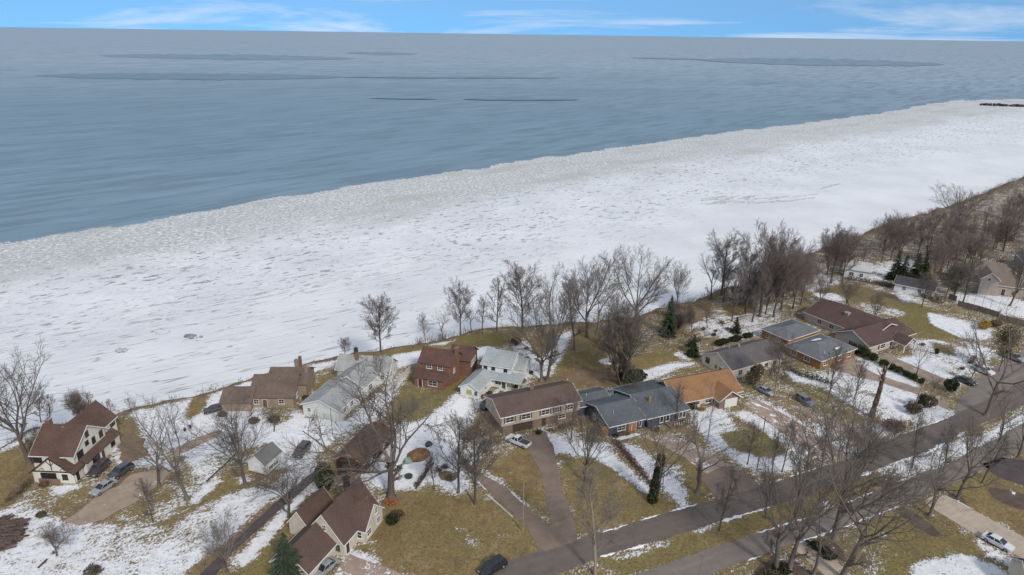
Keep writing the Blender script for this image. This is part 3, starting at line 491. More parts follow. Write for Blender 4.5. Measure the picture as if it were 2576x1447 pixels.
CONC = pave('concrete', (0.33, 0.27, 0.215), (0.40, 0.33, 0.26)); PINK = pave('worn_drive', (0.25, 0.18, 0.14), (0.33, 0.25, 0.20), 0.3); GRAV = pave('gravel', (0.23, 0.17, 0.125), (0.31, 0.24, 0.185), 0.22); BROWN = pave('old_asphalt', (0.155, 0.115, 0.09), (0.20, 0.15, 0.118), 0.1)
SNOWDR = pave('snowy_drive', (0.40, 0.34, 0.30), (0.52, 0.46, 0.42), 0.62)
sheet('road', [(1180,1462),(1206,1446),(1275,1414),(1363,1385),(1517,1340),(1690,1287),(1807,1255),(1945,1215),(2122,1158),(2235,1108),(2396,1047),(2470,1012),(2576,958),(2700,890),(2700,955),(2576,1019),(2438,1080),(2332,1138),(2257,1161),(2149,1202),(1945,1272),(1807,1314),(1642,1365),(1508,1401),(1400,1447),(1340,1478)], 0.05, ASPH, 0.25, 1)
sheet('road', [(1560,1466),(1595,1447),(1748,1393),(1878,1351),(2103,1280),(2230,1223),(2384,1169),(2447,1134),(2501,1107),(2576,1063),(2700,985),(2700,1050),(2576,1130),(2461,1191),(2271,1269),(2171,1307),(1878,1410),(1800,1440),(1740,1470)], 0.05, ASPHB, 0.25, 2)
sheet('side_street', [(2396,1047),(2415,1000),(2470,945),(2560,890),(2700,815),(2700,890),(2576,958),(2470,1012)], 0.046, ASPHB, 0.3, 3)
sheet('driveway', [(470,1475),(500,1447),(695,1262),(789,1187),(803,1173),(818,1188),(794,1208),(730,1260),(580,1396),(545,1447),(520,1475)], 0.05, ASPD, 0.15, 4)
sheet('driveway', [(1310,1098),(1372,1085),(1392,1128),(1402,1173),(1423,1257),(1444,1310),(1455,1352),(1440,1366),(1370,1388),(1352,1374),(1385,1318),(1376,1271),(1360,1184),(1325,1128)], 0.054, BROWN, 0.3, 5)
sheet('driveway', [(1150,1165),(1160,1150),(1188,1178),(1268,1224),(1327,1276),(1362,1304),(1385,1330),(1353,1376),(1315,1314),(1252,1257)], 0.046, BROWN, 0.35, 6)
sheet('driveway', [(1075,1110),(1100,1062),(1160,1000),(1180,1008),(1160,1060),(1140,1120),(1160,1150),(1150,1165)], 0.044, SNOWDR, 0.35, 26)
sheet('driveway', [(1631,1104),(1680,1090),(1740,1115),(1835,1172),(1776,1194),(1720,1150),(1660,1118)], 0.046, PINK, 0.3, 7)
sheet('driveway_apron', [(1760,1205),(1776,1194),(1822,1171),(1862,1188),(1905,1215),(1906,1228),(1806,1257)], 0.054, BROWN, 0.15, 8)
sheet('driveway', [(1868,1017),(1905,1005),(2000,1058),(2110,1128),(2150,1152),(2110,1166),(2040,1140),(1960,1082)], 0.046, PINK, 0.3, 9)
sheet('driveway', [(1985,1020),(2040,1026),(2160,1078),(2215,1110),(2170,1130),(2040,1052)], 0.046, PINK, 0.3, 10)
sheet('driveway', [(2104,894),(2146,894),(2151,916),(2207,942),(2318,980),(2390,1020),(2380,1030),(2321,996),(2207,960),(2146,946),(2104,927)], 0.046, GRAV, 0.3, 11)
sheet('driveway', [(2230,890),(2262,905),(2374,952),(2420,975),(2410,990),(2369,970),(2250,920),(2225,900)], 0.046, GRAV, 0.2, 12)
sheet('driveway', [(2322,1259),(2366,1242),(2420,1268),(2576,1352),(2720,1430),(2720,1500),(2576,1407),(2461,1350),(2339,1276)], 0.054, CONC, 0.1, 13)
sheet('driveway', [(1990,1376),(2018,1360),(2110,1418),(2150,1455),(2085,1455),(2030,1410)], 0.054, CONC, 0.1, 15)
sheet('driveway', [(160,1312),(190,1290),(240,1252),(290,1225),(330,1195),(400,1180),(425,1192),(372,1245),(262,1308),(200,1322)], 0.04, GRAV, 0.5, 16)
sheet('driveway', [(430,1138),(470,1112),(540,1085),(560,1082),(548,1098),(490,1125),(440,1150)], 0.04, GRAV, 0.35, 17)
sheet('paved_court', [(838,1447),(862,1412),(880,1394),(920,1409),(980,1430),(1040,1462),(1020,1490),(820,1490)], 0.046, PINK, 0.2, 18)
sheet('front_path', [(1540,1103),(1600,1090),(1612,1094),(1556,1110)], 0.046, SNOWDR, 0.1, 19)
MULCH = pave('dark_mulch', (0.068, 0.048, 0.038), (0.11, 0.08, 0.062), .26); LITTER = pave('leaf_litter', (0.135, 0.088, 0.052), (0.20, 0.138, 0.085), .2)
for i_, pl in enumerate([[(2478,1232),(2500,1226),(2545,1234),(2650,1268),(2650,1302),(2560,1282),(2505,1258)], [(2240,1270),(2262,1268),(2310,1298),(2370,1342),(2350,1354),(2290,1318)], [(2378,1245),(2402,1240),(2432,1258),(2425,1268),(2395,1262)], [(2320,1292),(2345,1288),(2352,1302),(2330,1306)], [(1895,1435),(1935,1405),(1990,1412),(2060,1440),(2090,1466),(1900,1475)], [(2040,1362),(2075,1352),(2118,1378),(2130,1408),(2095,1402)]]): sheet('flower_bed', pl, 0.034, MULCH, .7, 60 + i_, 2)
sheet('driveway', [(2470,1168),(2520,1150),(2576,1160),(2700,1200),(2700,1262),(2576,1222),(2510,1200)], 0.05, ASPD, .2, 70)
for i_, pl in enumerate([[(960,1258),(985,1240),(1015,1245),(1020,1262),(990,1272)], [(1340,965),(1365,945),(1395,950),(1390,972),(1360,980)], [(1545,972),(1570,958),(1600,968),(1570,985)], [(290,1100),(335,1085),(375,1120),(360,1160),(310,1165)], [(1100,1195),(1150,1180),(1160,1200),(1120,1212)], [(1230,1020),(1250,1060),(1245,1110),(1215,1090),(1205,1040)], [(1690,790),(1760,775),(1790,790),(1720,830),(1640,845)], [(1400,940),(1470,930),(1540,945),(1500,968),(1430,965)]]): sheet('bare_earth', pl, 0.03, LITTER, 1.3, 80 + i_, 2)
# snow ridges thrown up along the road edges
def bank(line, wd, seed, name='snow_bank'):
    rnd = random.Random(seed); m = MB(); P = [gp(*p) for p in line]; pts = []
    for a, b in zip(P[:-1], P[1:]):
        n = max(1, int((b - a).length / 0.5)); pts += [a.lerp(b, k / n) for k in range(n)]
    run = []
    def flush(run):
        if len(run) > 3:
            rings = []
            for k, (p, wv) in enumerate(run):
                dct = (run[min(k + 1, len(run) - 1)][0] - run[max(k - 1, 0)][0]).normalized(); nr = Vector((-dct.y, dct.x, 0)); e = min(1, k / 2, (len(run) - 1 - k) / 2) * wv
                rings.append([p - nr * e + Vector((0, 0, -.02)), p - nr * e * .4 + Vector((0, 0, .13 * e + .02)), p + nr * e * .45 + Vector((0, 0, .11 * e + .02)), p + nr * e + Vector((0, 0, -.02))])
            m.quadloop(rings, False)
    for i, p in enumerate(pts):
        n = mnoise.noise(p * 0.16 + Vector((seed * 3.1, 0, 0))) + 0.5 * mnoise.noise(p * 0.7)
        if n > -0.12: run.append((p + Vector((rnd.uniform(-.12, .12), rnd.uniform(-.12, .12), 0.05)), wd * .62 * (0.4 + max(0, n)) * rnd.uniform(.4, 1.5)))
        else: flush(run); run = []
    flush(run)
    if m.f: tag(m.build(name, MT['snow'], None, True), kind='stuff')
mottled('snow', (0.74, 0.74, 0.745), 0.07, 1.2, 0.8, 0.15, obj=False)
bank([(1517,1339),(1690,1286),(1807,1254)], .55, 1); bank([(1508,1402),(1642,1366),(1807,1315),(1945,1273)], .8, 2); bank([(1932,1217),(2122,1157),(2235,1107),(2396,1046)], .5, 3)
bank([(2149,1203),(2257,1162),(2332,1139),(2438,1081)], .8, 4); bank([(1748,1392),(1878,1350),(2103,1279),(2230,1222),(2384,1168)], .55, 5); bank([(1878,1411),(2171,1308),(2271,1270)], .5, 6); bank([(2366,1241),(2420,1267),(2576,1351)], .4, 7)
bank([(1150,1166),(1252,1258),(1315,1315)], .5, 8); bank([(1188,1177),(1268,1223),(1327,1275)], .5, 9); bank([(1888,1012),(2000,1056),(2110,1126)], .8, 10)
#%%HOUSES
# ------------------------------------------------------------ houses
class Vol:
    def __init__(s, H, x, y, th, L, W, he, hr, z0=0.0):
        s.H = H; s.o = (x, y); s.c = math.cos(R(th)); s.s = math.sin(R(th)); s.L, s.W, s.he, s.hr, s.z0 = L, W, he, hr, z0
    def P(s, u, v, z):
        return Vector((s.o[0] + s.c * u - s.s * v - s.H.loc.x, s.o[1] + s.s * u + s.c * v - s.H.loc.y, z))
    def face(s, f, a, d, z):
        if f == 'f': return s.P(a, -d, z)
        if f == 'k': return s.P(s.L - a, s.W + d, z)
        if f == 'l': return s.P(-d, s.W - a, z)
        return s.P(s.L + d, a, z)
    def fbox(s, m, f, a0, a1, d0, d1, z0, z1):
        q = lambda z: [s.face(f, a0, d0, z), s.face(f, a1, d0, z), s.face(f, a1, d1, z), s.face(f, a0, d1, z)]
        m.prism(q(z0), q(z1))
class House:
    def __init__(s, name, label, x, y, cat='house', group=None):
        s.loc = Vector((x, y, 0)); s.root = empty(name, s.loc, label, cat, group)
    def vol(s, x, y, th, L, W, he, hr, wall, roof, z0=0.0, o=0.4, kind='gable', trim=TRIM, walls=True, gablemat=None, thick=0.16, skip=()):
        V = Vol(s, x, y, th, L, W, he, hr, z0); m = MB(); P = V.P; zb = z0 - 0.15
        if walls:
            if kind == 'gable':
                m.prism([P(0, 0, zb), P(0, W, zb), P(0, W, he), P(0, W / 2, hr), P(0, 0, he)], [P(L, 0, zb), P(L, W, zb), P(L, W, he), P(L, W / 2, hr), P(L, 0, he)])
            elif kind == 'shed': m.prism([P(0, 0, zb), P(0, W, zb), P(0, W, hr), P(0, 0, he)], [P(L, 0, zb), P(L, W, zb), P(L, W, hr), P(L, 0, he)])
            else: m.prism([P(0, 0, zb), P(L, 0, zb), P(L, W, zb), P(0, W, zb)], [P(0, 0, he), P(L, 0, he), P(L, W, he), P(0, W, he)])
            V.wall = m.build('wall', wall, s.root)
        r = MB(); e = 0.03
        if kind == 'gable':
            sl = (hr - he) / (W / 2)
            for a, b in ((-o, W / 2), (W + o, W / 2)):
                za = he - o * sl + e; zr = hr + e
                r.prism([P(-o, a, za), P(L + o, a, za), P(L + o, b, zr), P(-o, b, zr)], [P(-o, a, za + thick), P(L + o, a, za + thick), P(L + o, b, zr + thick), P(-o, b, zr + thick)])
            V.roof = r.build('roof', roof, s.root)
            if trim:
                for uu_ in (-o - .06, L + o):
                    t = MB()
                    for a in (-o, W + o):
                        za = he - o * sl + e
                        t.prism([P(uu_, a, za - .1), P(uu_ + .06, a, za - .1), P(uu_ + .06, W / 2, hr + e - .1), P(uu_, W / 2, hr + e - .1)], [P(uu_, a, za + thick * .8), P(uu_ + .06, a, za + thick * .8), P(uu_ + .06, W / 2, hr + e + thick * .8), P(uu_, W / 2, hr + e + thick * .8)])
                    t.build('bargeboard', trim, V.roof)
                for a, q in ((-o - .1, -o), (W + o, W + o + .1)):
                    t = MB(); za = he - o * sl + e; t.prism([P(-o, a, za - .02), P(L + o, a, za - .02), P(L + o, q, za - .02), P(-o, q, za - .02)], [P(-o, a, za + .12), P(L + o, a, za + .12), P(L + o, q, za + .12), P(-o, q, za + .12)])
                    t.build('gutter', trim, V.roof)
        elif kind == 'shed':
            sl = (hr - he) / W; za = he - o * sl + e; zr = hr + e
            r.prism([P(-o, -o, za), P(L + o, -o, za), P(L + o, W, zr), P(-o, W, zr)], [P(-o, -o, za + thick), P(L + o, -o, za + thick), P(L + o, W, zr + thick), P(-o, W, zr + thick)])
            V.roof = r.build('roof', roof, s.root)
            if trim:
                t = MB(); t.prism([P(-o, -o - .09, za - .02), P(L + o, -o - .09, za - .02), P(L + o, -o, za - .02), P(-o, -o, za - .02)], [P(-o, -o - .09, za + .12), P(L + o, -o - .09, za + .12), P(L + o, -o, za + .12), P(-o, -o, za + .12)]); t.build('gutter', trim, V.roof)
        else:
            k = min(L, W) / 2
            if L >= W: A, B = P(k, W / 2, hr), P(L - k, W / 2, hr)
            else: A, B = P(L / 2, k, hr), P(L / 2, W - k, hr)
            c = [P(-o, -o, he), P(L + o, -o, he), P(L + o, W + o, he), P(-o, W + o, he)]; up = Vector((0, 0, thick)); lo = [p - up * .6 for p in c]
            r.v = [tuple(p) for p in lo + c + [A, B]]
            r.f = [(3, 2, 1, 0), (0, 1, 5, 4), (1, 2, 6, 5), (2, 3, 7, 6), (3, 0, 4, 7)]
            r.f += ([(4, 5, 9, 8), (5, 6, 9), (6, 7, 8, 9), (7, 4, 8)] if L >= W else [(4, 5, 8), (5, 6, 9, 8), (6, 7, 9), (7, 4, 8, 9)])
            V.roof = r.build('roof', roof, s.root)
            if trim:
                for f in 'fkrl':
                    t = MB(); n = L if f in 'fk' else W; V.fbox(t, f, -o, n + o, o + .01, o + .1, he - .12, he + .02); t.build('gutter', trim, V.roof)
        return V
    def win(s, V, f, a, z, w=1.0, h=1.2, frame=None, cross=True, base=None, dark=GLASS, shut=None):
        frame = frame or TRIM; m = MB(); t = 0.09; d0 = -0.02 if base is None else base - .02; d1 = d0 + .09
        V.fbox(m, f, a - w / 2 - t, a + w / 2 + t, d0, d1, z - t, z); V.fbox(m, f, a - w / 2 - t, a + w / 2 + t, d0, d1, z + h, z + h + t)
        V.fbox(m, f, a - w / 2 - t, a - w / 2, d0, d1, z, z + h); V.fbox(m, f, a + w / 2, a + w / 2 + t, d0, d1, z, z + h)
        if cross:
            V.fbox(m, f, a - .025, a + .025, d0, d1 - .01, z, z + h); V.fbox(m, f, a - w / 2, a - .025, d0, d1 - .01, z + h / 2 - .025, z + h / 2 + .025); V.fbox(m, f, a + .025, a + w / 2, d0, d1 - .01, z + h / 2 - .025, z + h / 2 + .025)
        o = m.build('window', frame, s.root); m = MB(); V.fbox(m, f, a - w / 2, a + w / 2, d0 - .02, d0 + .04, z, z + h); m.build('pane', dark, o)
        m = MB(); V.fbox(m, f, a - w / 2 - .14, a + w / 2 + .14, d0, d1 + .06, z - t - .05, z - t - .002); m.build('sill', frame, o)
        if shut:
            for q in (-1, 1):
                m = MB(); c = a + q * (w / 2 + .28); V.fbox(m, f, c - .17, c + .17, d0, d1 - .02, z - .05, z + h + .05); m.build('shutter', shut, o)
        return o
    def door(s, V, f, a, z, w=0.95, h=2.05, mat=None, frame=None, base=0.0, garage=False):
        m = MB(); V.fbox(m, f, a - w / 2 - .1, a - w / 2, base - .02, base + .08, z, z + h + .1); V.fbox(m, f, a + w / 2, a + w / 2 + .1, base - .02, base + .08, z, z + h + .1); V.fbox(m, f, a - w / 2, a + w / 2, base - .02, base + .08, z + h, z + h + .1)
        o = m.build('garage_door' if garage else 'door', frame or TRIM, s.root)
        if garage:
            n = 4
            for k in range(n): m = MB(); V.fbox(m, f, a - w / 2, a + w / 2, base - .02, base + .045, z + k * h / n + .012, z + (k + 1) * h / n - .012); m.build('panel', mat, o)
        else:
            m = MB(); V.fbox(m, f, a - w / 2, a + w / 2, base - .02, base + .05, z, z + h); m.build('leaf', mat, o)
            m = MB(); V.fbox(m, f, a + w / 2 - .14, a + w / 2 - .08, base + .05, base + .1, z + .95, z + 1.1); m.build('handle', STEEL, o)
        return o
    def part(s, name, mat, fn, parent=None):
        m = MB(); fn(m); return m.build(name, mat, parent or s.root)
    def chimney(s, V, u, v, z0, z1, w=.8, d=.8, mat=None, pots=1):
        def f(m):
            m.prism([V.P(u - w / 2, v - d / 2, z0), V.P(u + w / 2, v - d / 2, z0), V.P(u + w / 2, v + d / 2, z0), V.P(u - w / 2, v + d / 2, z0)], [V.P(u - w / 2, v - d / 2, z1), V.P(u + w / 2, v - d / 2, z1), V.P(u + w / 2, v + d / 2, z1), V.P(u - w / 2, v + d / 2, z1)])
            W_, D_ = w / 2 + .07, d / 2 + .07; m.prism([V.P(u - W_, v - D_, z1), V.P(u + W_, v - D_, z1), V.P(u + W_, v + D_, z1), V.P(u - W_, v + D_, z1)], [V.P(u - W_, v - D_, z1 + .14), V.P(u + W_, v - D_, z1 + .14), V.P(u + W_, v + D_, z1 + .14), V.P(u - W_, v + D_, z1 + .14)])
            m.tube([V.P(u, v, z1 + .1), V.P(u, v, z1 + .45)], [.16, .14], 6, True)
        s.part('chimney', mat or brick('chimney_brick', (.2, .09, .06)), f, V.roof)
    def vent(s, V, u, side=0.3, mat=None):
        v = V.W * side; z = V.he + (V.hr - V.he) * min(v, V.W - v) / (V.W / 2)
        s.part('vent_pipe', mat or flat('vent_metal', (.5, .5, .5), .5, .4), lambda m: m.tube([V.P(u, v, z), V.P(u, v, z + .7)], [.1, .1], 6, True), V.roof)
    def post(s, V, u, v, z0, z1, r=.08, mat=None):
        s.part('post', mat or TRIM, lambda m: m.prism([V.P(u - r, v - r, z0), V.P(u + r, v - r, z0), V.P(u + r, v + r, z0), V.P(u - r, v + r, z0)], [V.P(u - r, v - r, z1), V.P(u + r, v - r, z1), V.P(u + r, v + r, z1), V.P(u - r, v + r, z1)]))
    def snow(s, V, u0, u1, v0, v1, seed=1):
        rnd = random.Random(seed); m = MB(); n = 14; pts = []
        for k in range(n):
            a = 2 * math.pi * k / n; rr = rnd.uniform(.7, 1.1); u = (u0 + u1) / 2 + math.cos(a) * (u1 - u0) / 2 * rr; v = (v0 + v1) / 2 + math.sin(a) * (v1 - v0) / 2 * rr
            pts.append((u, v))
        zf = lambda u, v: V.he + (V.hr - V.he) * min(v, V.W - v, *( (u, V.L - u) if V.hip else (1e9,))) / (V.W / 2) + .2
        m.v = [tuple(V.P(u, v, zf(u, v))) for u, v in pts] + [tuple(V.P((u0 + u1) / 2, (v0 + v1) / 2, zf((u0 + u1) / 2, (v0 + v1) / 2) + .12))]
        m.f = [(k, (k + 1) % n, n) for k in range(n)]; m.build('roof_snow', MT['snow'], V.roof)
Vol.hip = False
DARKW = mottled('dark_timber', (.045, .03, .022), .3, 2)
# 1 half-timbered house
WH = siding('cream_siding', (.70, .66, .57)); RB = roofmat('red_brown_shingle', (.118, .074, .058), (.084, .052, .042))
h = House('half_timbered_house', 'cream half-timbered house with steep red-brown roof and front porch gable', -85, 108)
T1 = -2.5
v1 = h.vol(-89.6, 108.6, T1, 7.9, 9.6, 5.0, 8.5, WH, RB)
v2 = h.vol(-82.0, 113.0, T1 + 90, 9.4, 7.2, 4.98, 8.3, WH, RB, o=.35)
v3 = h.vol(-81.2, 106.6, T1 + 90, 2.6, 7.8, 2.4, 5.5, WH, RB, o=.35, trim=DARKW)
v4 = h.vol(-80.55, 109.6, T1 + 90, 10.6, 1.3, 2.3, 2.31, WH, RB, kind='flat', o=0, trim=None)
def pent(m):
    m.prism([v4.P(-.2, -.35, 2.35), v4.P(10.8, -.35, 2.35), v4.P(10.8, 1.4, 3.35), v4.P(-.2, 1.4, 3.35)], [v4.P(-.2, -.35, 2.5), v4.P(10.8, -.35, 2.5), v4.P(10.8, 1.4, 3.5), v4.P(-.2, 1.4, 3.5)])
h.part('pent_roof', RB, pent)
for a, z, ww, hh in ((1.9, 3.3, 1.5, 1.4), (4.2, 4.75, .8, .7), (4.7, 6.3, .8, .9), (6.1, 3.9, .8, 1.2), (8.4, 3.9, .9, 1.2)): h.win(v1, 'r', a, z, ww, hh, DARKW)
h.win(v2, 'f', 8.2, 3.6, 1.3, 1.35, DARKW); h.win(v1, 'f', .9, 3.3, 1.5, 1.3, DARKW)
h.win(v4, 'f', 2.9, .9, 1.9, 1.1, DARKW); h.door(v4, 'f', 5.0, 0, .95, 2.0, flat('red_brown_door', (.12, .05, .04))); h.win(v4, 'f', 8.3, 1.0, 1.1, .8, DARKW)
def timbers(m):
    for a0, z0, a1, z1 in ((3.9, 2.75, 3.9, 5.2), (3.9, 3.7, 3.1, 4.7), (3.9, 3.7, 4.7, 4.7), (1.4, 2.8, 2.0, 3.2), (2.0, 3.2, 2.3, 2.8), (6.4, 2.8, 5.8, 3.2), (5.8, 3.2, 5.5, 2.8)):
        m.prism([v3.face('l', a0 - .09, -.02, z0), v3.face('l', a0 + .09, -.02, z0), v3.face('l', a0 + .09, .05, z0), v3.face('l', a0 - .09, .05, z0)], [v3.face('l', a1 - .09, -.02, z1), v3.face('l', a1 + .09, -.02, z1), v3.face('l', a1 + .09, .05, z1), v3.face('l', a1 - .09, .05, z1)])
    v3.fbox(m, 'l', 0, 7.8, -.02, .07, 2.35, 2.62)
h.part('timbering', DARKW, timbers)
h.part('stone_base', brick('porch_brick', (.22, .13, .10)), lambda m: v3.fbox(m, 'l', .9, 5.0, -.02, .12, -.1, .9))
h.win(v3, 'l', 3.0, 1.1, 2.8, 1.0, DARKW); h.win(v3, 'l', 6.1, .9, .9, 1.0, DARKW); h.door(v3, 'f', 1.0, .1, .9, 1.9, DARKW)
h.chimney(v1, .5, 5.2, 4, 9.3, .9, .9)
# 2 brown house
BRW = brick('tan_brick', (.32, .23, .155)); RBR = roofmat('brown_shingle', (.150, .110, .088), (.105, .078, .064))
h = House('brown_roof_house', 'brown roofed tan brick house with three chimneys beside the bluff edge', -54, 138)
v1 = h.vol(-58.6, 135.0, 2, 9.6, 10.4, 2.7, 5.6, BRW, RBR, trim=None); v2 = h.vol(-64.4, 133.2, 2, 6.4, 7.0, 2.3, 4.1, BRW, RBR, trim=None); v3 = h.vol(-56.0, 139.6, 2, 8.6, 8.0, 3.6, 5.75, BRW, RBR, trim=None)
h.win(v1, 'f', 1.3, 1.0, 1.0, 1.1); h.win(v1, 'f', 6.9, 1.0, 1.1, 1.1); h.door(v1, 'f', 3.2, 0, .95, 2.0, flat('brown_door', (.1, .07, .05)))
h.door(v2, 'f', 3.3, 0, 3.0, 2.0, flat('tan_garage_door', (.25, .19, .14)), flat('tan_trim', (.3, .24, .18)), garage=True); h.win(v1, 'r', 3, 1.0, 1.2, 1.1); h.win(v1, 'r', 7, 1.0, 1.2, 1.1)
h.chimney(v3, 5.6, 4.8, 4.5, 7.2, .9, .9, brick('tan_chimney', (.25, .2, .14))); h.chimney(v3, 8.3, 3.0, 4, 6.2, .8, .8, brick('tan_chimney', (.25, .2, .14))); h.chimney(v3, 5.9, 6.6, 4.5, 7.1, .6, .6)
# 3 pale grey roofed white house
WS = siding('white_siding', (.66, .66, .62)); RG = roofmat('pale_grey_shingle', (.315, .318, .312), (.225, .228, .224))
h = House('white_ranch_house', 'white house with pale grey roof, long garage wing and red brick chimney', -40, 135)
T3 = 72
v1 = h.vol(-37.4, 129.5, T3, 11.6, 9.0, 2.8, 4.6, WS, RG); v2 = h.vol(-33.9, 139.4, T3, 8.6, 8.2, 3.2, 5.3, WS, RG); v3 = h.vol(-42.4, 148.6, T3 - 80, 13.0, 6.4, 3.15, 5.5, WS, RG)
h.door(v1, 'l', 5.6, .05, 4.6, 2.1, siding('pale_garage_panel', (.6, .6, .56), 2), garage=True); h.win(v1, 'l', 1.6, 1.1, .7, .9)
for k in range(6): h.win(v1, 'l', 3.9 + k * .7, 1.75, .4, .25, cross=False)
for a in (2.5, 5.5, 8.5): h.win(v1, 'f', a, 1.1, 1.0, 1.1)
h.win(v2, 'f', 3, 1.2, 1.4, 1.2); h.win(v3, 'r', 2.0, 1.2, 1.3, 1.2); h.win(v3, 'r', 4.4, 1.2, 1.0, 1.2); h.win(v3, 'f', 11.4, 1.2, 1.0, 1.1)
h.chimney(v3, 4.5, 2.3, 4, 6.3, .8, .8, brick('red_chimney', (.26, .07, .05))); h.chimney(v3, 3.4, 4.6, 4, 6.6, .8, .8, mottled('dark_stack', (.05, .045, .04))); h.vent(v1, 4, .4); h.vent(v1, 6.5, .35); h.vent(v1, 8.5, .4)
# 4 red brick house
RBK = brick('red_brick', (.215, .112, .074), (.25, .16, .12)); RR = roofmat('dull_red_shingle', (.115, .064, .052), (.085, .048, .041))
h = House('red_brick_house', 'two-storey red brick house with dull red roof and porch', -19, 147)
T4 = -16
v1 = h.vol(-22.2, 148.4, T4, 8.2, 7.0, 5.4, 7.8, RBK, RR, o=.35, trim=None); v2 = h.vol(-23.2, 146.3, T4, 7.6, 2.6, 2.5, 3.7, RBK, RR, kind='shed', trim=None); v3 = h.vol(-15.2, 152.5, T4 + 3, 5.2, 6.5, 4.4, 6.6, RBK, RR, trim=None)
for a in (2.6, 5.4): h.win(v1, 'f', a, 4.05, 1.2, .95)
h.win(v2, 'f', 4.7, .75, 2.2, 1.25); h.door(v2, 'f', 1.5, 0, 1.0, 2.05, flat('dark_red_door', (.09, .03, .025)))
for a in (1.2, 2.2, 3.2, 4.6): h.win(v3, 'r', a, 2.4, .6, 1.2, cross=False)
h.win(v1, 'r', 2.0, 2.9, .8, 1.0); h.chimney(v1, 8.55, 3.2, 0, 8.9, .7, 1.3, RBK)
# 5 white house with green metal-like roof
RGN = roofmat('pale_green_shingle', (.335, .362, .365), (.262, .285, .288)); W5 = siding('bright_white_siding', (.74, .75, .75))
h = House('pale_green_roof_house', 'white storey-and-half house with pale green roof and corner porch', -4, 146)
T5 = -18
v1 = h.vol(-7.0, 148.6, T5, 7.4, 8.6, 5.0, 7.2, W5, RGN, o=.3); v2 = h.vol(-7.4, 140.0, T5 + 84, 8.8, 4.8, 2.4, 3.7, W5, RGN, o=.35); v3 = h.vol(-6.6, 146.6, T5, 9.3, 2.4, 2.55, 3.5, W5, RGN, kind='shed', o=.5, walls=False)
v4 = h.vol(.2, 149.5, T5, 3.0, 6.0, 3.6, 5.0, W5, RGN, o=.3)
h.part('wall', W5, lambda m: m.prism([v3.P(.2, .5, -.1), v3.P(5.5, .5, -.1), v3.P(5.5, 2.3, -.1), v3.P(.2, 2.3, -.1)], [v3.P(.2, .5, 2.5), v3.P(5.5, .5, 2.5), v3.P(5.5, 2.3, 2.5), v3.P(.2, 2.3, 2.5)]))
for a in (.9, 2.9, 6.0): h.win(v1, 'f', a, 3.85, .75, .75, mottled('dark_frame', (.05, .05, .05)), cross=False)
h.win(v1, 'r', 2.4, 3.2, .8, 1.2); h.win(v1, 'r', 5.2, 5.0, .7, 1.0); h.win(v4, 'r', 3, 1.2, .9, 1.2)
h.win(v3, 'f', 3.6, .8, 1.5, 1.1, base=-.5)
h.door(v3, 'f', 5.0, 0, .9, 2.0, flat('green_door', (.05, .09, .06)), base=-.5)
for u in (5.9, 9.0): h.post(v3, u, -.1, 0, 2.55)
h.win(v2, 'l', 2.3, .9, 1.2, 1.0, flat('yellow_frame', (.5, .45, .1)), dark=flat('yellow_green_blind', (.38, .40, .12))); h.win(v2, 'l', 4.1, 1.0, .5, .8, flat('blue_frame', (.12, .2, .26))); h.win(v2, 'f', 3.5, 1.0, 1.0, 1.0)
h.chimney(v1, 4.6, 4.6, 6, 8.0, .7, .7, mottled('grey_stack', (.22, .23, .22)))
# 6 long brown roofed house over a brick ground floor
R6 = roofmat('dark_brown_shingle', (.120, .083, .070), (.088, .062, .054)); TAN = siding('tan_siding', (.44, .36, .29)); BR6 = brick('brown_brick', (.19, .115, .08))
h = House('long_brown_roof_house', 'long brown roofed split-level house with tan siding over brick garage', 6, 128)
T6 = 23.5
v1 = h.vol(-1.8, 124.4, T6, 18.6, 9.2, 4.9, 6.7, TAN, R6, z0=2.55); v2 = h.vol(-1.5, 125.3, T6, 18.0, 8.0, 2.45, 2.46, BR6, R6, kind='flat', o=0, trim=None)
for a, ww in ((1.9, 1.8), (5.6, 2.0), (10.2, 1.9), (13.0, 1.0), (16.2, 1.4)): h.win(v1, 'f', a, 3.2, ww, 1.15, shut=flat('brown_shutter', (.10, .07, .06)))
h.win(v1, 'l', 3, 3.3, 1.2, 1.1)
dk = flat('open_garage_shade', (.035, .03, .028)); h.door(v2, 'f', 4.6, .02, 4.6, 2.0, flat('brown_garage_door', (.075, .052, .045)), BR6, garage=True); h.door(v2, 'f', 9.6, .02, .95, 2.0, flat('dark_door', (.05, .04, .035)), BR6); h.win(v2, 'f', 14.0, .9, 1.6, 1.0)
h.part('chimney', brick('chimney_brick', (.2, .09, .06)), lambda m: m.box(-.4, .4, -.4, .4, 5.8, 7.9, Matrix.Translation(v1.P(9.4, 5.4, 0))), v1.roof)
# 7 dark grey roofed blue house
R7 = roofmat('slate_grey_shingle', (.105, .118, .130), (.078, .088, .098)); B7 = siding('navy_siding', (.055, .065, .105))
h = House('navy_blue_house', 'navy blue ranch house with slate grey roof, white trim and orange door', 27, 130)
T7 = 23.5
v1 = h.vol(29.8, 128.6, T7, 10.4, 14.0, 2.55, 4.6, B7, R7); v2 = h.vol(21.1, 125.2, T7, 8.8, 11.0, 2.5, 4.35, B7, R7); v3 = h.vol(15.4, 133.2, T7, 8.0, 6.0, 2.45, 3.4, B7, R7)
h.win(v2, 'f', 3.0, .85, 1.9, 1.15); h.door(v2, 'f', 6.1, 0, 1.0, 2.05, flat('orange_door', (.36, .15, .04))); h.part('wood_panel', flat('orange_wood', (.34, .17, .06)), lambda m: v2.fbox(m, 'f', 4.7, 5.5, -.02, .05, 0, 2.2)); h.win(v2, 'f', 7.7, .8, .5, 1.3, cross=False)
for a in (3.6, 5.2, 8.6, 9.6): h.win(v1, 'f', a, .7, .75, 1.4, cross=False)
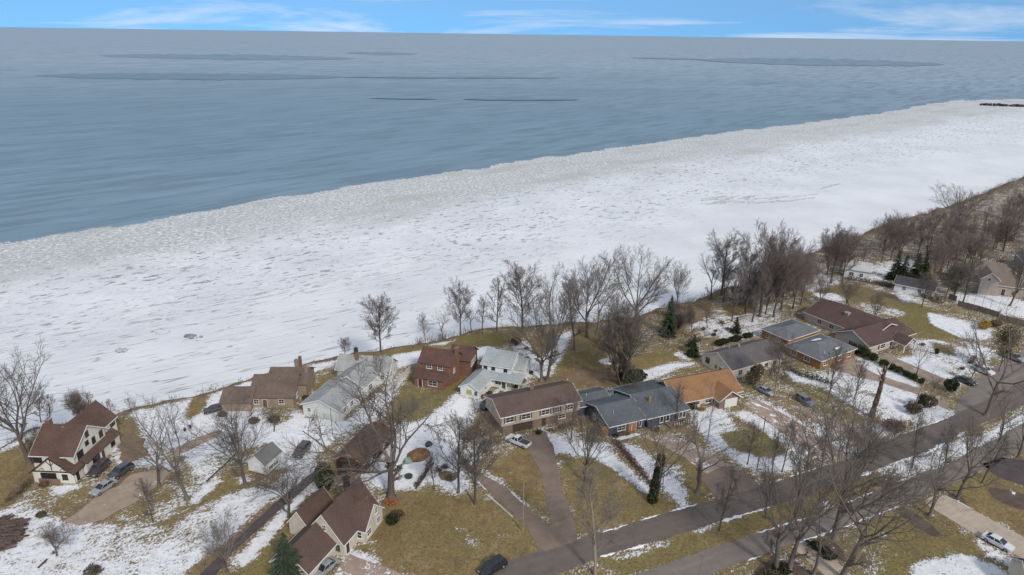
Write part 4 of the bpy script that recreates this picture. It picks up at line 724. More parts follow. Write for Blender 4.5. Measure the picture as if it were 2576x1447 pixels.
h.win(v2, 'l', 7.6, .8, 1.6, 1.1); h.win(v2, 'l', 4.6, .8, 1.0, 1.1); h.win(v3, 'l', 2, .8, 1.2, 1.1); h.chimney(v1, 2.8, 4.0, 3, 5.0, .55, .55, mottled('yellowish_stack', (.25, .19, .08))); h.vent(v2, 2.4, .25); h.vent(v3, 3, .4)
h.part('porch_deck', mottled('weathered_deck', (.17, .12, .09), .3, 3), lambda m: v1.fbox(m, 'f', 4.5, 10.6, .05, 2.2, .1, .35)); h.part('wood_screen', flat('orange_wood', (.34, .17, .06)), lambda m: v2.fbox(m, 'l', 10.0, 10.8, .1, 1.6, 0, 2.1))
for k in range(9): h.part('rail_post', TRIM, lambda m: v1.fbox(m, 'f', 5.6 + k * .6, 5.7 + k * .6, 2.05, 2.15, .35, 1.2))
# 8 orange roofed house
R8 = roofmat('rust_orange_shingle', (.262, .143, .074), (.20, .108, .057)); C8 = siding('cream_wall', (.60, .52, .40)); T8 = 21
h = House('orange_roof_house', 'rust orange roofed ranch house with cream gable and white garage door', 44, 140)
v1 = h.vol(37.7, 135.8, T8, 17.0, 9.8, 2.6, 5.4, C8, R8, o=.7); v2 = h.vol(49.2 + 3.6, 137.9 + 1.2, T8 + 90, 8.0, 5.4, 2.5, 4.3, brick('brown_front_brick', (.2, .11, .08)), R8, o=.6)
h.door(v2, 'l', 3.2, .03, 3.2, 2.1, flat('white_garage_panel', (.68, .67, .64)), garage=True)
for a, ww in ((2.0, 1.2), (5.0, 2.2), (8.5, 1.6)): h.win(v1, 'f', a, .8, ww, 1.25)
h.door(v1, 'f', 10.3, 0, 1, 2.05, flat('brown_door', (.1, .07, .05))); h.win(v1, 'l', 3, .9, 1, 1.1); h.win(v1, 'l', 6.5, .9, 1, 1.1); h.chimney(v1, 15.5, 5.3, 4.5, 6.1, .7, .7, brick('brown_front_brick', (.2, .11, .08))); h.vent(v1, 13, .15); h.part('brick_front', brick('brown_front_brick', (.2, .11, .08)), lambda m: v1.fbox(m, 'f', 6.5, 14.5, -.02, .03, -.1, .75))
# 9 grey-brown roof with cream gable
R9 = roofmat('grey_brown_shingle', (.120, .108, .108), (.09, .082, .082)); C9 = siding('pale_cream_siding', (.74, .67, .54)); T9 = 28.5
h = House('cream_gable_house', 'long charcoal roofed house with cream gable end and four-pane window', 63, 158)
v1 = h.vol(54.7, 151.3, T9, 17.6, 10.3, 2.9, 5.4, C9, R9); h.win(v1, 'l', 1.9, 1.2, 1.2, 1.3, mottled('dark_frame', (.05, .05, .05))); h.win(v1, 'l', 5.0, .9, .7, 1.0, C9)
for a in (3, 7, 12, 15): h.win(v1, 'f', a, .9, 1.3, 1.2)
h.door(v1, 'f', 9.6, 0, .95, 2.05, flat('brown_door', (.1, .07, .05))); h.vent(v1, 5, .62); h.chimney(v1, 7, 5.3, 4.8, 5.9, .6, .6, mottled('grey_stack', (.22, .23, .22)))
# 10 orange brick with blue-grey roof
R10 = roofmat('blue_grey_shingle', (.145, .150, .158), (.112, .116, .122)); B10 = brick('orange_brick', (.34, .155, .055), (.3, .2, .12)); T10 = 32
h = House('orange_brick_house', 'orange brick house with low blue-grey roof and a lying snow patch', 84, 165)
v1 = h.vol(79.4, 157.6, T10, 14.5, 10.4, 2.7, 4.6, B10, R10, kind='hip'); v1.hip = True
v2 = h.vol(75.6, 170.0, T10, 13.0, 8.6, 2.75, 4.2, B10, R10, kind='hip')
for a in (2.4, 6.4): h.win(v1, 'l', a, .9, 1.5, 1.1)
for a in (2, 8, 12): h.win(v1, 'f', a, .9, 1.5, 1.1)
h.win(v2, 'l', 2.2, .9, 1.2, 1.1); h.win(v2, 'l', 5.6, .9, 1.2, 1.1); h.door(v2, 'f', 1.6, 0, .95, 2.05, flat('brown_door', (.1, .07, .05))); h.snow(v1, 5.6, 9.4, 5.6, 8.2, 4); h.snow(v1, 7.8, 10.0, 1.2, 2.0, 6); h.vent(v1, 3.2, .15)
# 11 maroon roofed house
R11 = roofmat('maroon_shingle', (.104, .066, .060), (.08, .052, .049)); C11 = siding('beige_siding', (.50, .43, .36)); T11 = 29
h = House('maroon_roof_house', 'large maroon roofed house with beige gable and carport posts', 104, 178)
v1 = h.vol(96.2, 166.9, T11, 18.0, 10.4, 2.7, 5.2, C11, R11, o=.6); v2 = h.vol(112.5, 180.2, T11 + 92, 21.0, 15.5, 2.75, 5.4, C11, R11, o=.5)
h.win(v1, 'f', 4.4, .5, .7, 1.9, cross=False); h.win(v1, 'f', 6.2, .7, 1.8, 1.3); h.win(v1, 'f', 10, .9, 1.6, 1.1); h.win(v1, 'l', 5, .9, 1.2, 1.1)
v3 = h.vol(96.2 + 13.5 * math.cos(R(T11)), 166.9 + 13.5 * math.sin(R(T11)), T11, 6.2, 10.3, 2.55, 4.2, C11, R11, walls=False, o=.5)
v4 = h.vol(96.2 + 14.4 * math.cos(R(T11)) + 2.2, 166.9 + 14.4 * math.sin(R(T11)) - 3.2, T11 + 90, 4.0, 5.0, 2.5, 4.0, C11, R11, walls=False, o=.4)
for u in (.2, 3.6):
    for v_ in (.2, 4.8): h.post(v4, u, v_, 0, 2.5, .14)
h.snow(v2, 1.0, 2.6, 9.6, 12.6, 3); h.chimney(v2, 11.0, 10.6, 3.6, 5.2, 1.3, 1.3, mottled('pale_stone_stack', (.3, .27, .23))); h.win(v2, 'k', 5, .9, 1.4, 1.1); h.win(v2, 'k', 9, .9, 1.4, 1.1)
# 12 tan hip-roofed house on the right
R12 = roofmat('taupe_shingle', (.185, .150, .120), (.145, .118, .098)); C12 = mottled('taupe_stucco', (.36, .31, .26), .15, .8)
h = House('taupe_hip_roof_house', 'big taupe hip-roofed house beyond the wooden fence', 162, 218)
T12 = -22
v1 = h.vol(152.0, 219.5, T12, 21, 16, 3.3, 9.0, C12, R12, kind='hip'); v2 = h.vol(170.5, 203.5, T12, 24, 13, 3.2, 7.8, C12, R12, kind='hip'); v3 = h.vol(161.5, 213.5, T12 + 90, 9.0, 5.2, 5.6, 7.8, C12, R12, o=.3)
h.win(v3, 'l', 2.3, 5.0, .7, 1.0, cross=False)
for a in (3.0, 6.5, 10.0): h.win(v1, 'f', a, .8, 1.2, 1.4)
h.door(v1, 'f', 13.4, 0, 1.1, 2.2, flat('dark_red_door', (.09, .03, .025)))
for a in (2.5, 6.5, 11, 16): h.win(v2, 'f', a, .8, 1.3, 1.4)
h.chimney(v1, 5, 7, 5.5, 8.9, 1, 1, mottled('pale_stone_stack', (.3, .27, .23)))
h = House('grey_roof_house', 'grey roofed house far behind the taupe one', 196, 245); v1 = h.vol(187, 238, -22, 22, 12, 4.5, 8.6, C12, roofmat('mid_grey_shingle', (.17, .185, .19)), kind='hip'); h.win(v1, 'f', 3, 1, 1.3, 1.3); h.win(v1, 'f', 8, 1, 1.3, 1.3)
# 13 white outbuilding and white cottage among the evergreens
RD = roofmat('charcoal_shingle', (.075, .068, .072)); T13 = -38
h = House('white_garage', 'long white garage with charcoal roof behind the evergreens', 134, 216, 'garage'); v1 = h.vol(129.5, 217.5, T13, 11.5, 6.5, 2.7, 4.6, W5, RD); h.door(v1, 'r', 3.2, .03, 2.6, 2.1, flat('white_garage_panel', (.68, .67, .64)), garage=True); h.win(v1, 'f', 3, 1.0, 1, 1); h.win(v1, 'f', 7.5, 1.0, 1, 1)
h = House('white_cottage', 'small white cottage with snowy roof beyond the lawn by dark evergreens', 120, 232); v1 = h.vol(118.5, 231.0, T13 + 10, 8, 7, 3.4, 5.4, W5, roofmat('white_grey_shingle', (.45, .45, .45))); h.win(v1, 'f', 2.4, 1.0, 1.4, 1.2); h.win(v1, 'f', 5.6, 1.0, 1.0, 1.2); h.door(v1, 'l', 3.0, 0, .95, 2.05, flat('dark_door', (.05, .04, .035)))
h = House('playhouse', 'tiny white playhouse with dark roof on the brushy bluff lawn', 73, 209, 'playhouse'); v1 = h.vol(71.5, 207.5, 5, 3.6, 3.2, 2.1, 3.4, C9, RD, o=.25); h.win(v1, 'f', 1.0, .8, .6, .8); h.door(v1, 'f', 2.6, 0, .8, 1.8, flat('dark_door', (.05, .04, .035)))
# 14 brown garage, 15 shed
R14 = roofmat('rusty_brown_shingle', (.135, .082, .058), (.095, .06, .045)); B14 = mottled('brown_board', (.07, .032, .026), .3, 2)
h = House('brown_garage', 'brown timber garage with open front and rusty brown roof', -29, 113, 'garage'); T14 = 72.5
v1 = h.vol(-28.1, 110.8, T14, 11.8, 5.9, 2.5, 4.0, B14, R14, trim=flat('pale_tan_trim', (.42, .30, .2)))
h.door(v1, 'l', 2.0, .03, 2.3, 2.0, dk, B14, garage=True); h.door(v1, 'l', 4.5, .03, 1.9, 2.0, flat('maroon_garage_door', (.07, .025, .022)), B14, garage=True); h.win(v1, 'f', 3, 1, .9, .9); h.win(v1, 'f', 8, 1, .9, .9)  # open bay: interior shade put into the colour of near-black panels
h = House('garden_shed', 'small white shed with slate grey roof and low side opening', -48, 111, 'shed'); T15 = 71
v1 = h.vol(-46.7, 109.9, T15, 4.9, 3.9, 2.3, 3.9, W5, roofmat('shed_grey_shingle', (.155, .155, .148), (.115, .115, .11)), trim=TRIM, o=.25); h.win(v1, 'f', 2.4, .5, 2.8, .7); h.door(v1, 'l', 2.0, 0, 1.2, 1.9, W5)
h.part('plinth', brick('red_chimney', (.26, .07, .05)), lambda m: v1.fbox(m, 'l', -.05, 3.95, .0, .1, -.1, .25))
# 16 cottage at the bottom
R16 = roofmat('warm_brown_shingle', (.112, .074, .061), (.09, .06, .05)); C16 = siding('warm_cream_siding', (.60, .53, .44)); T16 = 69
h = House('cream_cottage', 'cream cottage with steep brown cross-gable roofs and attached garage', -27, 90); GT = flat('green_trim', (.12, .2, .13))
v1 = h.vol(-26.6, 88.6, T16, 10.4, 7.4, 2.6, 7.2, C16, R16, o=.25); v2 = h.vol(-28.6, 93.2, T16 - 86, 5.0, 6.2, 2.6, 5.6, C16, R16, o=.25); v3 = h.vol(-30.6, 82.6, T16, 9.4, 6.8, 2.3, 5.2, C16, R16, o=.3); v5 = h.vol(-33.4, 92.6, T16, 7.0, 4.0, 2.4, 5.0, C16, R16, o=.2)
h.win(v1, 'l', 3.9, 4.2, .6, 1.0); h.win(v2, 'f', 1.0, .9, .5, 1.1, GT); h.win(v2, 'f', 3.6, .9, 1.5, 1.2); h.win(v2, 'r', 1.3, .8, 1.2, 1.1); h.win(v2, 'r', 4.0, 3.2, .7, 1.1); h.win(v2, 'r', 4.6, .8, .9, 1.1)
h.win(v1, 'l', 6.2, .9, .8, 1.1, GT); h.door(v1, 'f', 1.0, 0, .9, 2.0, flat('dark_door', (.05, .04, .035))); h.door(v3, 'l', 3.4, .03, 4.4, 2.0, flat('white_garage_panel', (.68, .67, .64)), garage=True); h.win(v3, 'f', 7.6, .8, .8, 1.2, GT); h.post(v3, 9.0, -.8, 0, 2.3)
h.chimney(v1, 8.3, 4.6, 5, 8.4, .8, .8, mottled('dark_stack', (.05, .045, .04)))
# 17 corner of two roofs below the white car
h = House('dark_grey_roof_house', 'dark grey roofed house cut by the corner past the white car', 84, 82); v1 = h.vol(78.6, 80.6, -14, 7, 7, 2.8, 5.0, C9, roofmat('charcoal_shingle', (.075, .068, .072))); h.win(v1, 'f', 3, 1, 1, 1)
v2 = h.vol(86.3, 80.0, -14, 7, 7, 2.8, 5.2, C9, MT['charcoal_shingle']); h.win(v2, 'f', 3, 1, 1, 1)
#%%TREES
# ------------------------------------------------------------ bare trees
def rot_about(d, ang, az, rnd):
    a = d.orthogonal().normalized(); b = d.cross(a); ax = a * math.cos(az) + b * math.sin(az)
    return (d * math.cos(ang) + ax * math.sin(ang)).normalized()
def skeleton(style, seed):
    rnd = random.Random(seed); out = []      # (level, pts, rads)
    P = {'oak': dict(n1=6, up=.10, wob=.20), 'maple': dict(n1=16, up=.13, wob=.12), 'fan': dict(n1=7, up=.13, wob=.10), 'slim': dict(n1=12, up=.14, wob=.16), 'multi': dict(n1=6, up=.1, wob=.14), 'open': dict(n1=5, up=.08, wob=.24)}[style]
    sparse = {'open': .7, 'slim': .78}.get(style, 1.0)
    def branch(p, d, L, r, lvl):
        ns = (7, 6, 4, 3, 2)[lvl]; pts = [p]; rads = [r]; dd = d.copy(); seg = L / ns; dirs = [d]
        for k in range(ns):
            dd = dd + Vector((rnd.uniform(-1, 1), rnd.uniform(-1, 1), rnd.uniform(-1, 1))) * P['wob'] * (1 if lvl else .35) + Vector((0, 0, P['up'] * (1 if lvl in (1, 2) else .5)))
            dd.normalize(); p = p + dd * seg; pts.append(p); rads.append(r * (1 - .72 * (k + 1) / ns) if lvl else r * (1 - .5 * (k + 1) / ns)); dirs.append(dd.copy())
        out.append((lvl, pts, rads))
        if lvl >= 4: return
        nch = {0: 0, 1: 10, 2: 8, 3: 6}[lvl]; nch = max(2, int(nch * sparse * rnd.uniform(.8, 1.2)))
        for c in range(nch):
            t = (.22 if lvl < 3 else .1) + (.98 - .22) * (c + rnd.random() * .8) / nch; t = min(t, .98); k = int(t * ns); f = t * ns - k
            q = pts[k].lerp(pts[min(k + 1, ns)], f); rr = max(.0011, (rads[k] * (1 - f) + rads[min(k + 1, ns)] * f) * .62)
            branch(q, rot_about(dirs[k], R(rnd.uniform(24, 52)), rnd.uniform(0, 6.283), rnd), L * rnd.uniform(.38, .62) * (1.08 - .45 * t), rr, lvl + 1)
    Z = Vector((0, 0, 1))
    if style in ('oak', 'fan', 'open'):
        tl = {'oak': .30, 'fan': .27, 'open': .36}[style]; r0 = {'oak': .021, 'fan': .017, 'open': .018}[style]
        branch(Vector((0, 0, 0)), (Z + Vector((rnd.uniform(-.08, .08), rnd.uniform(-.08, .08), 0))).normalized(), tl, r0, 0); tip = out[0][1][-1]; a0 = rnd.uniform(0, 6.28)
        for i in range(P['n1']):
            ang = {'oak': rnd.uniform(18, 62), 'fan': rnd.uniform(8, 48), 'open': rnd.uniform(18, 55)}[style]
            q = out[0][1][-1 - (i % 3)] if i > 1 else tip
            branch(q, rot_about(Z, R(ang), a0 + i * 2.4, rnd), rnd.uniform(.52, .70), r0 * rnd.uniform(.34, .5), 1)
    elif style in ('maple', 'slim'):
        r0 = .016 if style == 'maple' else .013; branch(Vector((0, 0, 0)), Z, .80, r0, 0); tr = out[0]; a0 = rnd.uniform(0, 6.28)
        for i in range(P['n1']):
            t = .27 + .71 * i / P['n1']; k = int(t * 7); q = tr[1][k].lerp(tr[1][min(k + 1, 7)], t * 7 - k); prof = math.sin(math.pi * min(1, .22 + .85 * (1 - t)))
            branch(q, rot_about(Z, R((64 if style == 'maple' else 52) - 28 * t + rnd.uniform(-8, 8)), a0 + i * 2.4, rnd), (.44 if style == 'maple' else .30) * (prof * .75 + .3) * rnd.uniform(.85, 1.15), r0 * (1.05 - .75 * t) * .5, 1)
        branch(tr[1][-1], Z, .2, r0 * .45, 1)
    else:
        r0 = .012; a0 = rnd.uniform(0, 6.28)
        for i in range(6):
            d = rot_about(Z, R(rnd.uniform(6, 26)), a0 + i * 1.2, rnd); branch(Vector((math.cos(i) * .012, math.sin(i) * .012, 0)), d, .36, r0, 0); tip = out[-1]
            pass
        for lv, pts, rads in [o_ for o_ in out if o_[0] == 0]:
            for j in range(3): branch(pts[-1 - j * 2], rot_about((pts[-1] - pts[-2]).normalized(), R(rnd.uniform(4, 30)), rnd.uniform(0, 6.28), rnd), rnd.uniform(.42, .58), r0 * .55, 1)
    top = max(p.z for _, pts, _ in out for p in pts)
    return [(l, [p / top for p in pts], [r / top for r in rads]) for l, pts, rads in out]
ARCH = {}
def arch(style, seed):
    k = (style, seed)
    if k not in ARCH:
        sk = skeleton(style, seed); t, c = MB(), MB()
        for l, pts, rads in sk:
            if l == 0:
                if len(pts) > 3: rads = [rads[0] * 1.45] + rads[1:]; 
                t.tube([pts[0] - Vector((0, 0, .01))] + pts[0:1] + [pts[0].lerp(pts[1], .3)] + pts[1:], [rads[0], rads[0], rads[0] * .74] + rads[1:], 7)
            else: c.tube(pts, [max(r, .00058) for r in rads], {1: 5, 2: 4, 3: 3, 4: 3}[l])
        tm, cm = t.mesh('trunk'), c.mesh('crown')
        for me in (tm, cm): me.polygons.foreach_set('use_smooth', [True] * len(me.polygons))
        ARCH[k] = (tm, cm)
    return ARCH[k]
MESHM = {}
def meshmat(me, mat):
    k = (me.name, mat.name)
    if k not in MESHM:
        c = me if not me.materials else me.copy()
        c.materials.clear(); c.materials.append(mat); MESHM[k] = c
    return MESHM[k]
tr_rnd = random.Random(77)
def bare(bx, by, topy, style, seed, wide=1.0, lean=0.0, label='', group=None, bark=None, twig=None, h=None, name='bare_tree', leanb=0.0):
    b = gp(bx, by); hh = h or height_of(b, topy); t, c = arch(style, seed)
    e = empty(name, b, label, 'tree', group); wide *= 1.18; e.scale = (hh * wide, hh * wide, hh); e.rotation_euler = (R(leanb), R(lean), tr_rnd.uniform(0, 6.28) if not lean else 0)
    link('trunk', meshmat(t, bark or BARK), None, e); link('crown', meshmat(c, twig or TWIG), None, e)
    return e
GB = 'bare trees along the bluff edge'; GW = 'bare trees of the far woods'; GR = 'bare trees by the road'; GC = 'bare trees clustered behind the long houses'
LB = 'tall bare tree on the bluff edge against the ice'
T = [
 (75, 1168, 880, 'oak', 1, .92, -4, 'huge bare tree towering left of the half-timbered house', None, BARK, TWIG),
 (103, 1062, 985, 'slim', 2, 1, 0, 'small bare tree on the bluff behind the half-timbered house', 'small bare trees behind the half-timbered house'), (128, 1066, 990, 'slim', 3, 1, 0, 'small bare tree on the bluff behind the half-timbered house', 'small bare trees behind the half-timbered house'),
 (473, 1259, 990, 'open', 4, .85, -4, 'bare forked tree standing by the snowy timber edging', None, BARKG), (400, 1222, 1055, 'open', 5, 1.05, -5, 'spreading bare tree beside the gravel drive of the half-timbered house', None, BARK),
 (385, 1314, 1205, 'slim', 6, 1, -3, 'slim young bare tree on the patchy snow below the gravel drive', None), (143, 1398, 1312, 'fan', 7, 1.25, 0, 'small spreading bare tree alone on the bottom snowfield', None, BARK, TWIGR),
 (617, 1217, 1000, 'fan', 8, 1.05, -2, 'broad bare tree leaning over the small white shed', None, BARK), (727, 1300, 1155, 'oak', 9, 1.1, 0, 'bare tree beside the long dark drive near the brown garage', None), (572, 1440, 1295, 'fan', 10, 1.0, -4, 'bare tree at the bottom end of the long dark drive', None, BARK, TWIGG),
 (984, 1250, 930, 'oak', 11, 1.12, -2, 'great spreading bare tree in front of the brown garage', None, BARK), (1153, 1240, 1035, 'slim', 12, 1.0, -1, 'slender bare tree between the two gravel drives', None, BARK), (1196, 1268, 1005, 'maple', 13, .85, 0, 'tall upright bare tree at the top of the golden lawn', None, BARK),
 (1470, 1212, 1000, 'fan', 14, .8, 0, 'many-stemmed bare tree in front of the navy blue house', None, BARK), (1497, 1448, 1165, 'slim', 15, .9, 0, 'pale smooth-trunked bare tree beside the road', None, BARKT, TWIGG), (1753, 1242, 1000, 'open', 16, .95, 6, 'forked bare tree by the drive apron', None, BARKG, TWIGG),
 (1361, 960, 770, 'oak', 17, .8, -2, 'stout bare tree beside the pale green roofed house', None, BARKG), (1376, 958, 655, 'oak', 18, .62, 10, 'tall bare tree leaning right beside the pale green roofed house', None, BARK),
 (958, 886, 734, 'maple', 19, 1.0, 0, 'neat oval bare tree alone on the golden bluff strip', None, BARK, TWIG), (868, 897, 845, 'maple', 20, 1.0, 0, 'small round bare tree at the bluff behind the pale grey roof', None), (1071, 863, 781, 'slim', 21, .8, -4, 'thin wispy bare tree at the bluff past the red brick house', None, BARKG, TWIGG),
 (1114, 853, 772, 'open', 22, .9, -4, 'bent bare tree at the left of the brushy bluff clump', GB), (1158, 840, 697, 'maple', 23, .8, 0, 'tallest upright bare tree of the bluff clump past the red brick house', GB), (1186, 835, 748, 'open', 24, .7, -5, 'low leaning bare tree at the right of the bluff clump', GB), (1213, 838, 740, 'slim', 25, .9, 0, 'small thin bare tree just right of the bluff clump', GB), (1249, 839, 698, 'slim', 26, .95, 0, 'slim bare tree on the green bluff strip beside the small thin one', GB), (1313, 836, 655, 'maple', 27, .92, 0, 'full oval bare tree at the end of the green bluff strip', GB), (1476, 848, 615, 'fan', 28, .85, 0, 'tallest fan-shaped bare tree on the golden lawn point', GB), (1500, 836, 662, 'open', 29, .65, 5, 'crooked bare tree right behind the tallest fan-shaped one', GB), (1444, 882, 690, 'slim', 30, .9, 0, 'straight thin bare tree on the golden lawn nearer the houses', GB), (1602, 830, 618, 'fan', 31, .95, 2, 'broad fan-shaped bare tree on the bluff behind the navy house', GB), (1703, 770, 655, 'fan', 32, .75, 0, 'open-crowned bare tree on the bluff beside the dark spruce', GB),
 (1560, 968, 732, 'multi', 33, 1.0, 0, 'many-stemmed bare tree fanning up beside the dark spreading evergreen', None, BARK), (1540, 890, 745, 'slim', 34, 1, 0, 'thin bare tree on the golden lawn behind the navy house', None),
 (1815, 742, 580, 'maple', 35, 1.0, 0, 'wide round bare tree on the bluff next to the playhouse', GB), (1789, 753, 645, 'open', 36, .9, -8, 'left-leaning bare tree on the bluff beside the wide round one', GB), (1841, 808, 670, 'slim', 37, .9, 0, '', GC), (1874, 787, 620, 'maple', 38, .8, 0, '', GC), (1911, 797, 546, 'maple', 39, .85, 2, '', GC), (1946, 797, 590, 'fan', 40, .8, 2, '', GC), (1996, 745, 588, 'fan', 41, .9, 0, '', GC), (1892, 810, 660, 'slim', 42, .8, 0, '', GC), (1965, 780, 620, 'maple', 43, .9, 0, '', GC), (1930, 770, 600, 'fan', 44, .9, 0, '', GC),
 (1780, 825, 738, 'open', 45, .7, -6, 'small crooked bare tree on the snow behind the cream gable', None), (1740, 850, 770, 'slim', 46, .9, 0, 'thin bare tree beside the round yew behind the orange roof', None), (2090, 712, 562, 'maple', 47, .95, 0, '', GW), (2118, 712, 580, 'maple', 48, .9, 0, '', GW),
 (2166, 680, 612, 'slim', 49, 1, 0, '', GW), (2217, 660, 540, 'maple', 50, .9, 2, '', GW), (2240, 655, 552, 'maple', 51, .9, 2, '', GW), (2264, 645, 540, 'maple', 52, .9, 2, '', GW), (2307, 645, 530, 'maple', 53, .9, 3, '', GW), (2401, 590, 467, 'fan', 54, 1.1, 2, 'big fan-shaped bare tree at the brushy bluff top in the woods', None), (2340, 620, 520, 'maple', 55, .9, 2, '', GW),
 (2126, 782, 690, 'fan', 56, .85, 0, 'small bare tree on the green lawn behind the maroon roof', None), (2198, 807, 728, 'fan', 57, .85, 0, 'small bare tree on the green lawn beside the maroon gable', None), (2319, 772, 678, 'maple', 58, .8, 0, 'bare tree in front of the white garage', None), (2401, 745, 655, 'multi', 59, 1, 0, 'clumped bare tree between white garage and taupe house', None), (2378, 750, 650, 'slim', 60, .9, 0, 'thin bare tree beside the clumped tree near the taupe house', None), (2420, 769, 635, 'slim', 61, 1, 3, 'tall thin bare tree at the end of the wooden fence', None), (2540, 770, 600, 'fan', 62, .8, 3, 'tall bare tree in front of the taupe hip-roofed house', None),
 (1951, 1437, 1095, 'open', 63, .95, 0, 'open bare tree in the shrubs at the bottom by the second road', GR, BARKG), (1985, 1442, 1050, 'open', 64, .85, 2, 'fan-shaped bare tree in the shrubs at the bottom by the second road', GR, BARKG), (2118, 1455, 1075, 'open', 65, .9, 4, 'bare tree on the lawn right of the small concrete drive', GR, BARKG), (2100, 1354, 995, 'oak', 66, 1.0, 2, 'greatest bare tree between the two roads', None, BARKG), (2339, 1298, 1080, 'open', 67, .9, 3, 'bare tree at the mouth of the concrete drive', None, BARKG), (2409, 1254, 1005, 'open', 68, .85, 5, 'dark bare tree on the mulch beside the concrete drive', None, BARK), (1924, 1304, 1180, 'slim', 69, .9, 0, 'thin bare tree on the grass strip between the roads', None), (2293, 1178, 1035, 'slim', 70, .9, 3, 'slim bare tree in the snow between the roads', None), (1809, 1335, 1165, 'slim', 71, .7, 0, 'thin dark young tree at the kerb opposite the drive apron', None, BARK),
 (2480, 1046, 780, 'open', 72, 1.05, 6, 'large crooked bare tree at the street corner', None, BARKG), (2082, 1012, 855, 'slim', 73, .85, 2, 'tall bare tree on the lawn by the orange brick house', None, BARKG), (1948, 998, 838, 'maple', 74, .8, 0, 'pale-trunked bare tree in front of the charcoal roof', None, BARKT), (2030, 1175, 1030, 'open', 75, .9, 0, 'bare tree at the roadside below the two worn drives', None, BARK), (1967, 1187, 1050, 'slim', 76, .7, 0, 'thin bare tree next to the pole by the road', None), (1942, 1183, 1075, 'slim', 77, .7, 0, 'thinnest bare tree by the road pole', None), (2143, 1168, 1050, 'fan', 78, 1.0, 0, 'spreading bare tree above the road by the snowy lawn', None), (2245, 1112, 1045, 'fan', 79, 1.1, 0, 'low twiggy tree at the road edge by the snag', None, BARK, TWIGR), (2340, 995, 935, 'open', 80, .9, 0, 'small bare tree beside the evergreen shrub row', None), (2560, 1150, 1000, 'open', 81, .9, 4, 'dark bare tree over the second road at the mulch bed', None), (2430, 1150, 1060, 'fan', 82, .9, 2, 'twiggy young tree on the snow strip between the roads', None),
 (2005, 1300, 1105, 'slim', 91, .8, 0, 'thin bare tree on the verge by the forked trunks', None, BARKG), (2062, 1212, 1080, 'slim', 92, .8, 0, 'thin bare tree at the upper road edge below the worn drives', None), (2192, 1168, 1055, 'open', 65, .8, 2, 'open bare tree at the upper road edge by the patchy snow', None, BARKG), (2372, 1188, 1065, 'slim', 94, .9, 3, 'slim bare tree on the snow between the roads near the corner', None), (2512, 1112, 980, 'open', 16, .85, 4, 'bare tree at the roadside by the dark wet drive', None), (1880, 1168, 1055, 'slim', 96, .8, 0, 'bare sapling at the drive apron edge', None), (1700, 1062, 955, 'slim', 97, .8, 0, 'thin bare tree before the navy house deck', None), (1437, 1105, 985, 'slim', 98, .9, 0, 'thin bare tree between long brown roof and navy house', None), (690, 1085, 1000, 'open', 5, .9, 0, 'low bare tree before the brown roofed house', None), (1092, 1232, 1125, 'slim', 99, .8, 0, 'thin bare tree by the narrow brown hedge', None), (1590, 1012, 920, 'slim', 100, .9, 0, 'thin bare tree rising behind the navy house', None), (2150, 1004, 895, 'slim', 101, .8, 2, 'thin bare tree on the patchy lawn left of the snag', None), (2305, 945, 850, 'open', 22, .7, 2, 'bare tree beside the dark shrub row', None), (2440, 960, 880, 'slim', 103, .9, 3, 'bare street tree between the parked cars', None), (2045, 1448, 1180, 'open', 29, .8, 2, 'bare tree in the mulch left of the small concrete drive', None, BARKG), (2215, 1300, 1165, 'slim', 105, .8, 2, 'bare tree at the edge of the second road by the mulch strip', None, BARKG), (2470, 1215, 1075, 'slim', 107, .9, 3, 'bare tree on the lawn by the dark wet drive', None),
 (330, 1038, 1000, 'slim', 83, 1, 0, 'tiny bare sapling at the bluff right of the half-timbered house', None, BARK, TWIGR), (1820, 760, 640, 'fan', 84, .8, 0, 'twiggy bare tree behind the playhouse', GB), (2060, 770, 690, 'fan', 85, .9, 0, 'low twiggy tree beside the maroon roof ridge', None, BARK, TWIGR)]
GL = {GC: 'bare tree in the dense cluster behind the charcoal roof', GW: 'bare tree in the woods along the far bluff', GR: 'bare tree on the lawn below the second road'}
for a in T:
    bx, by, ty, st, sd, wd, ln, lab = a[:8]; grp = a[8] if len(a) > 8 else None
    bare(bx, by, ty, st, sd % 100 if st != 'slim' else [2, 12, 25, 26][sd % 4], wd, ln, lab or GL[grp], grp, a[9] if len(a) > 9 else None, a[10] if len(a) > 10 else (TWIGR if grp in (GC, GW) else None))
wr = random.Random(5)
for k in range(50):
    bx = wr.uniform(2330, 2640); by = 640 - (bx - 2330) * .28 + wr.uniform(-25, 70); h_ = wr.uniform(10, 17)
    bare(bx, by, 0, *wr.choice([('maple', 23), ('maple', 47), ('fan', 54), ('slim', 25), ('slim', 26), ('maple', 50)]), wr.uniform(.7, 1.0), 0, GL[GW], GW, BARK, wr.choice([TWIGR, TWIGG]), h=h_)
for k in range(7):
    bx = wr.uniform(1850, 2060); bare(bx, 812 - (bx - 1850) * .3 + wr.uniform(-25, 10), 0, *wr.choice([('maple', 39), ('maple', 43), ('fan', 41), ('maple', 38)]), wr.uniform(.8, 1.0), 0, GL[GC], GC, BARK, wr.choice([TWIG, TWIGG]), h=wr.uniform(14, 21))
for k in range(7):
    bx = wr.uniform(2080, 2340); bare(bx, 690 - (bx - 2080) * .22 + wr.uniform(-25, 8), 0, *wr.choice([('maple', 47), ('maple', 50), ('fan', 41), ('maple', 53)]), wr.uniform(.8, 1.0), 0, GL[GW], GW, BARK, wr.choice([TWIG, TWIGG]), h=wr.uniform(12, 18))
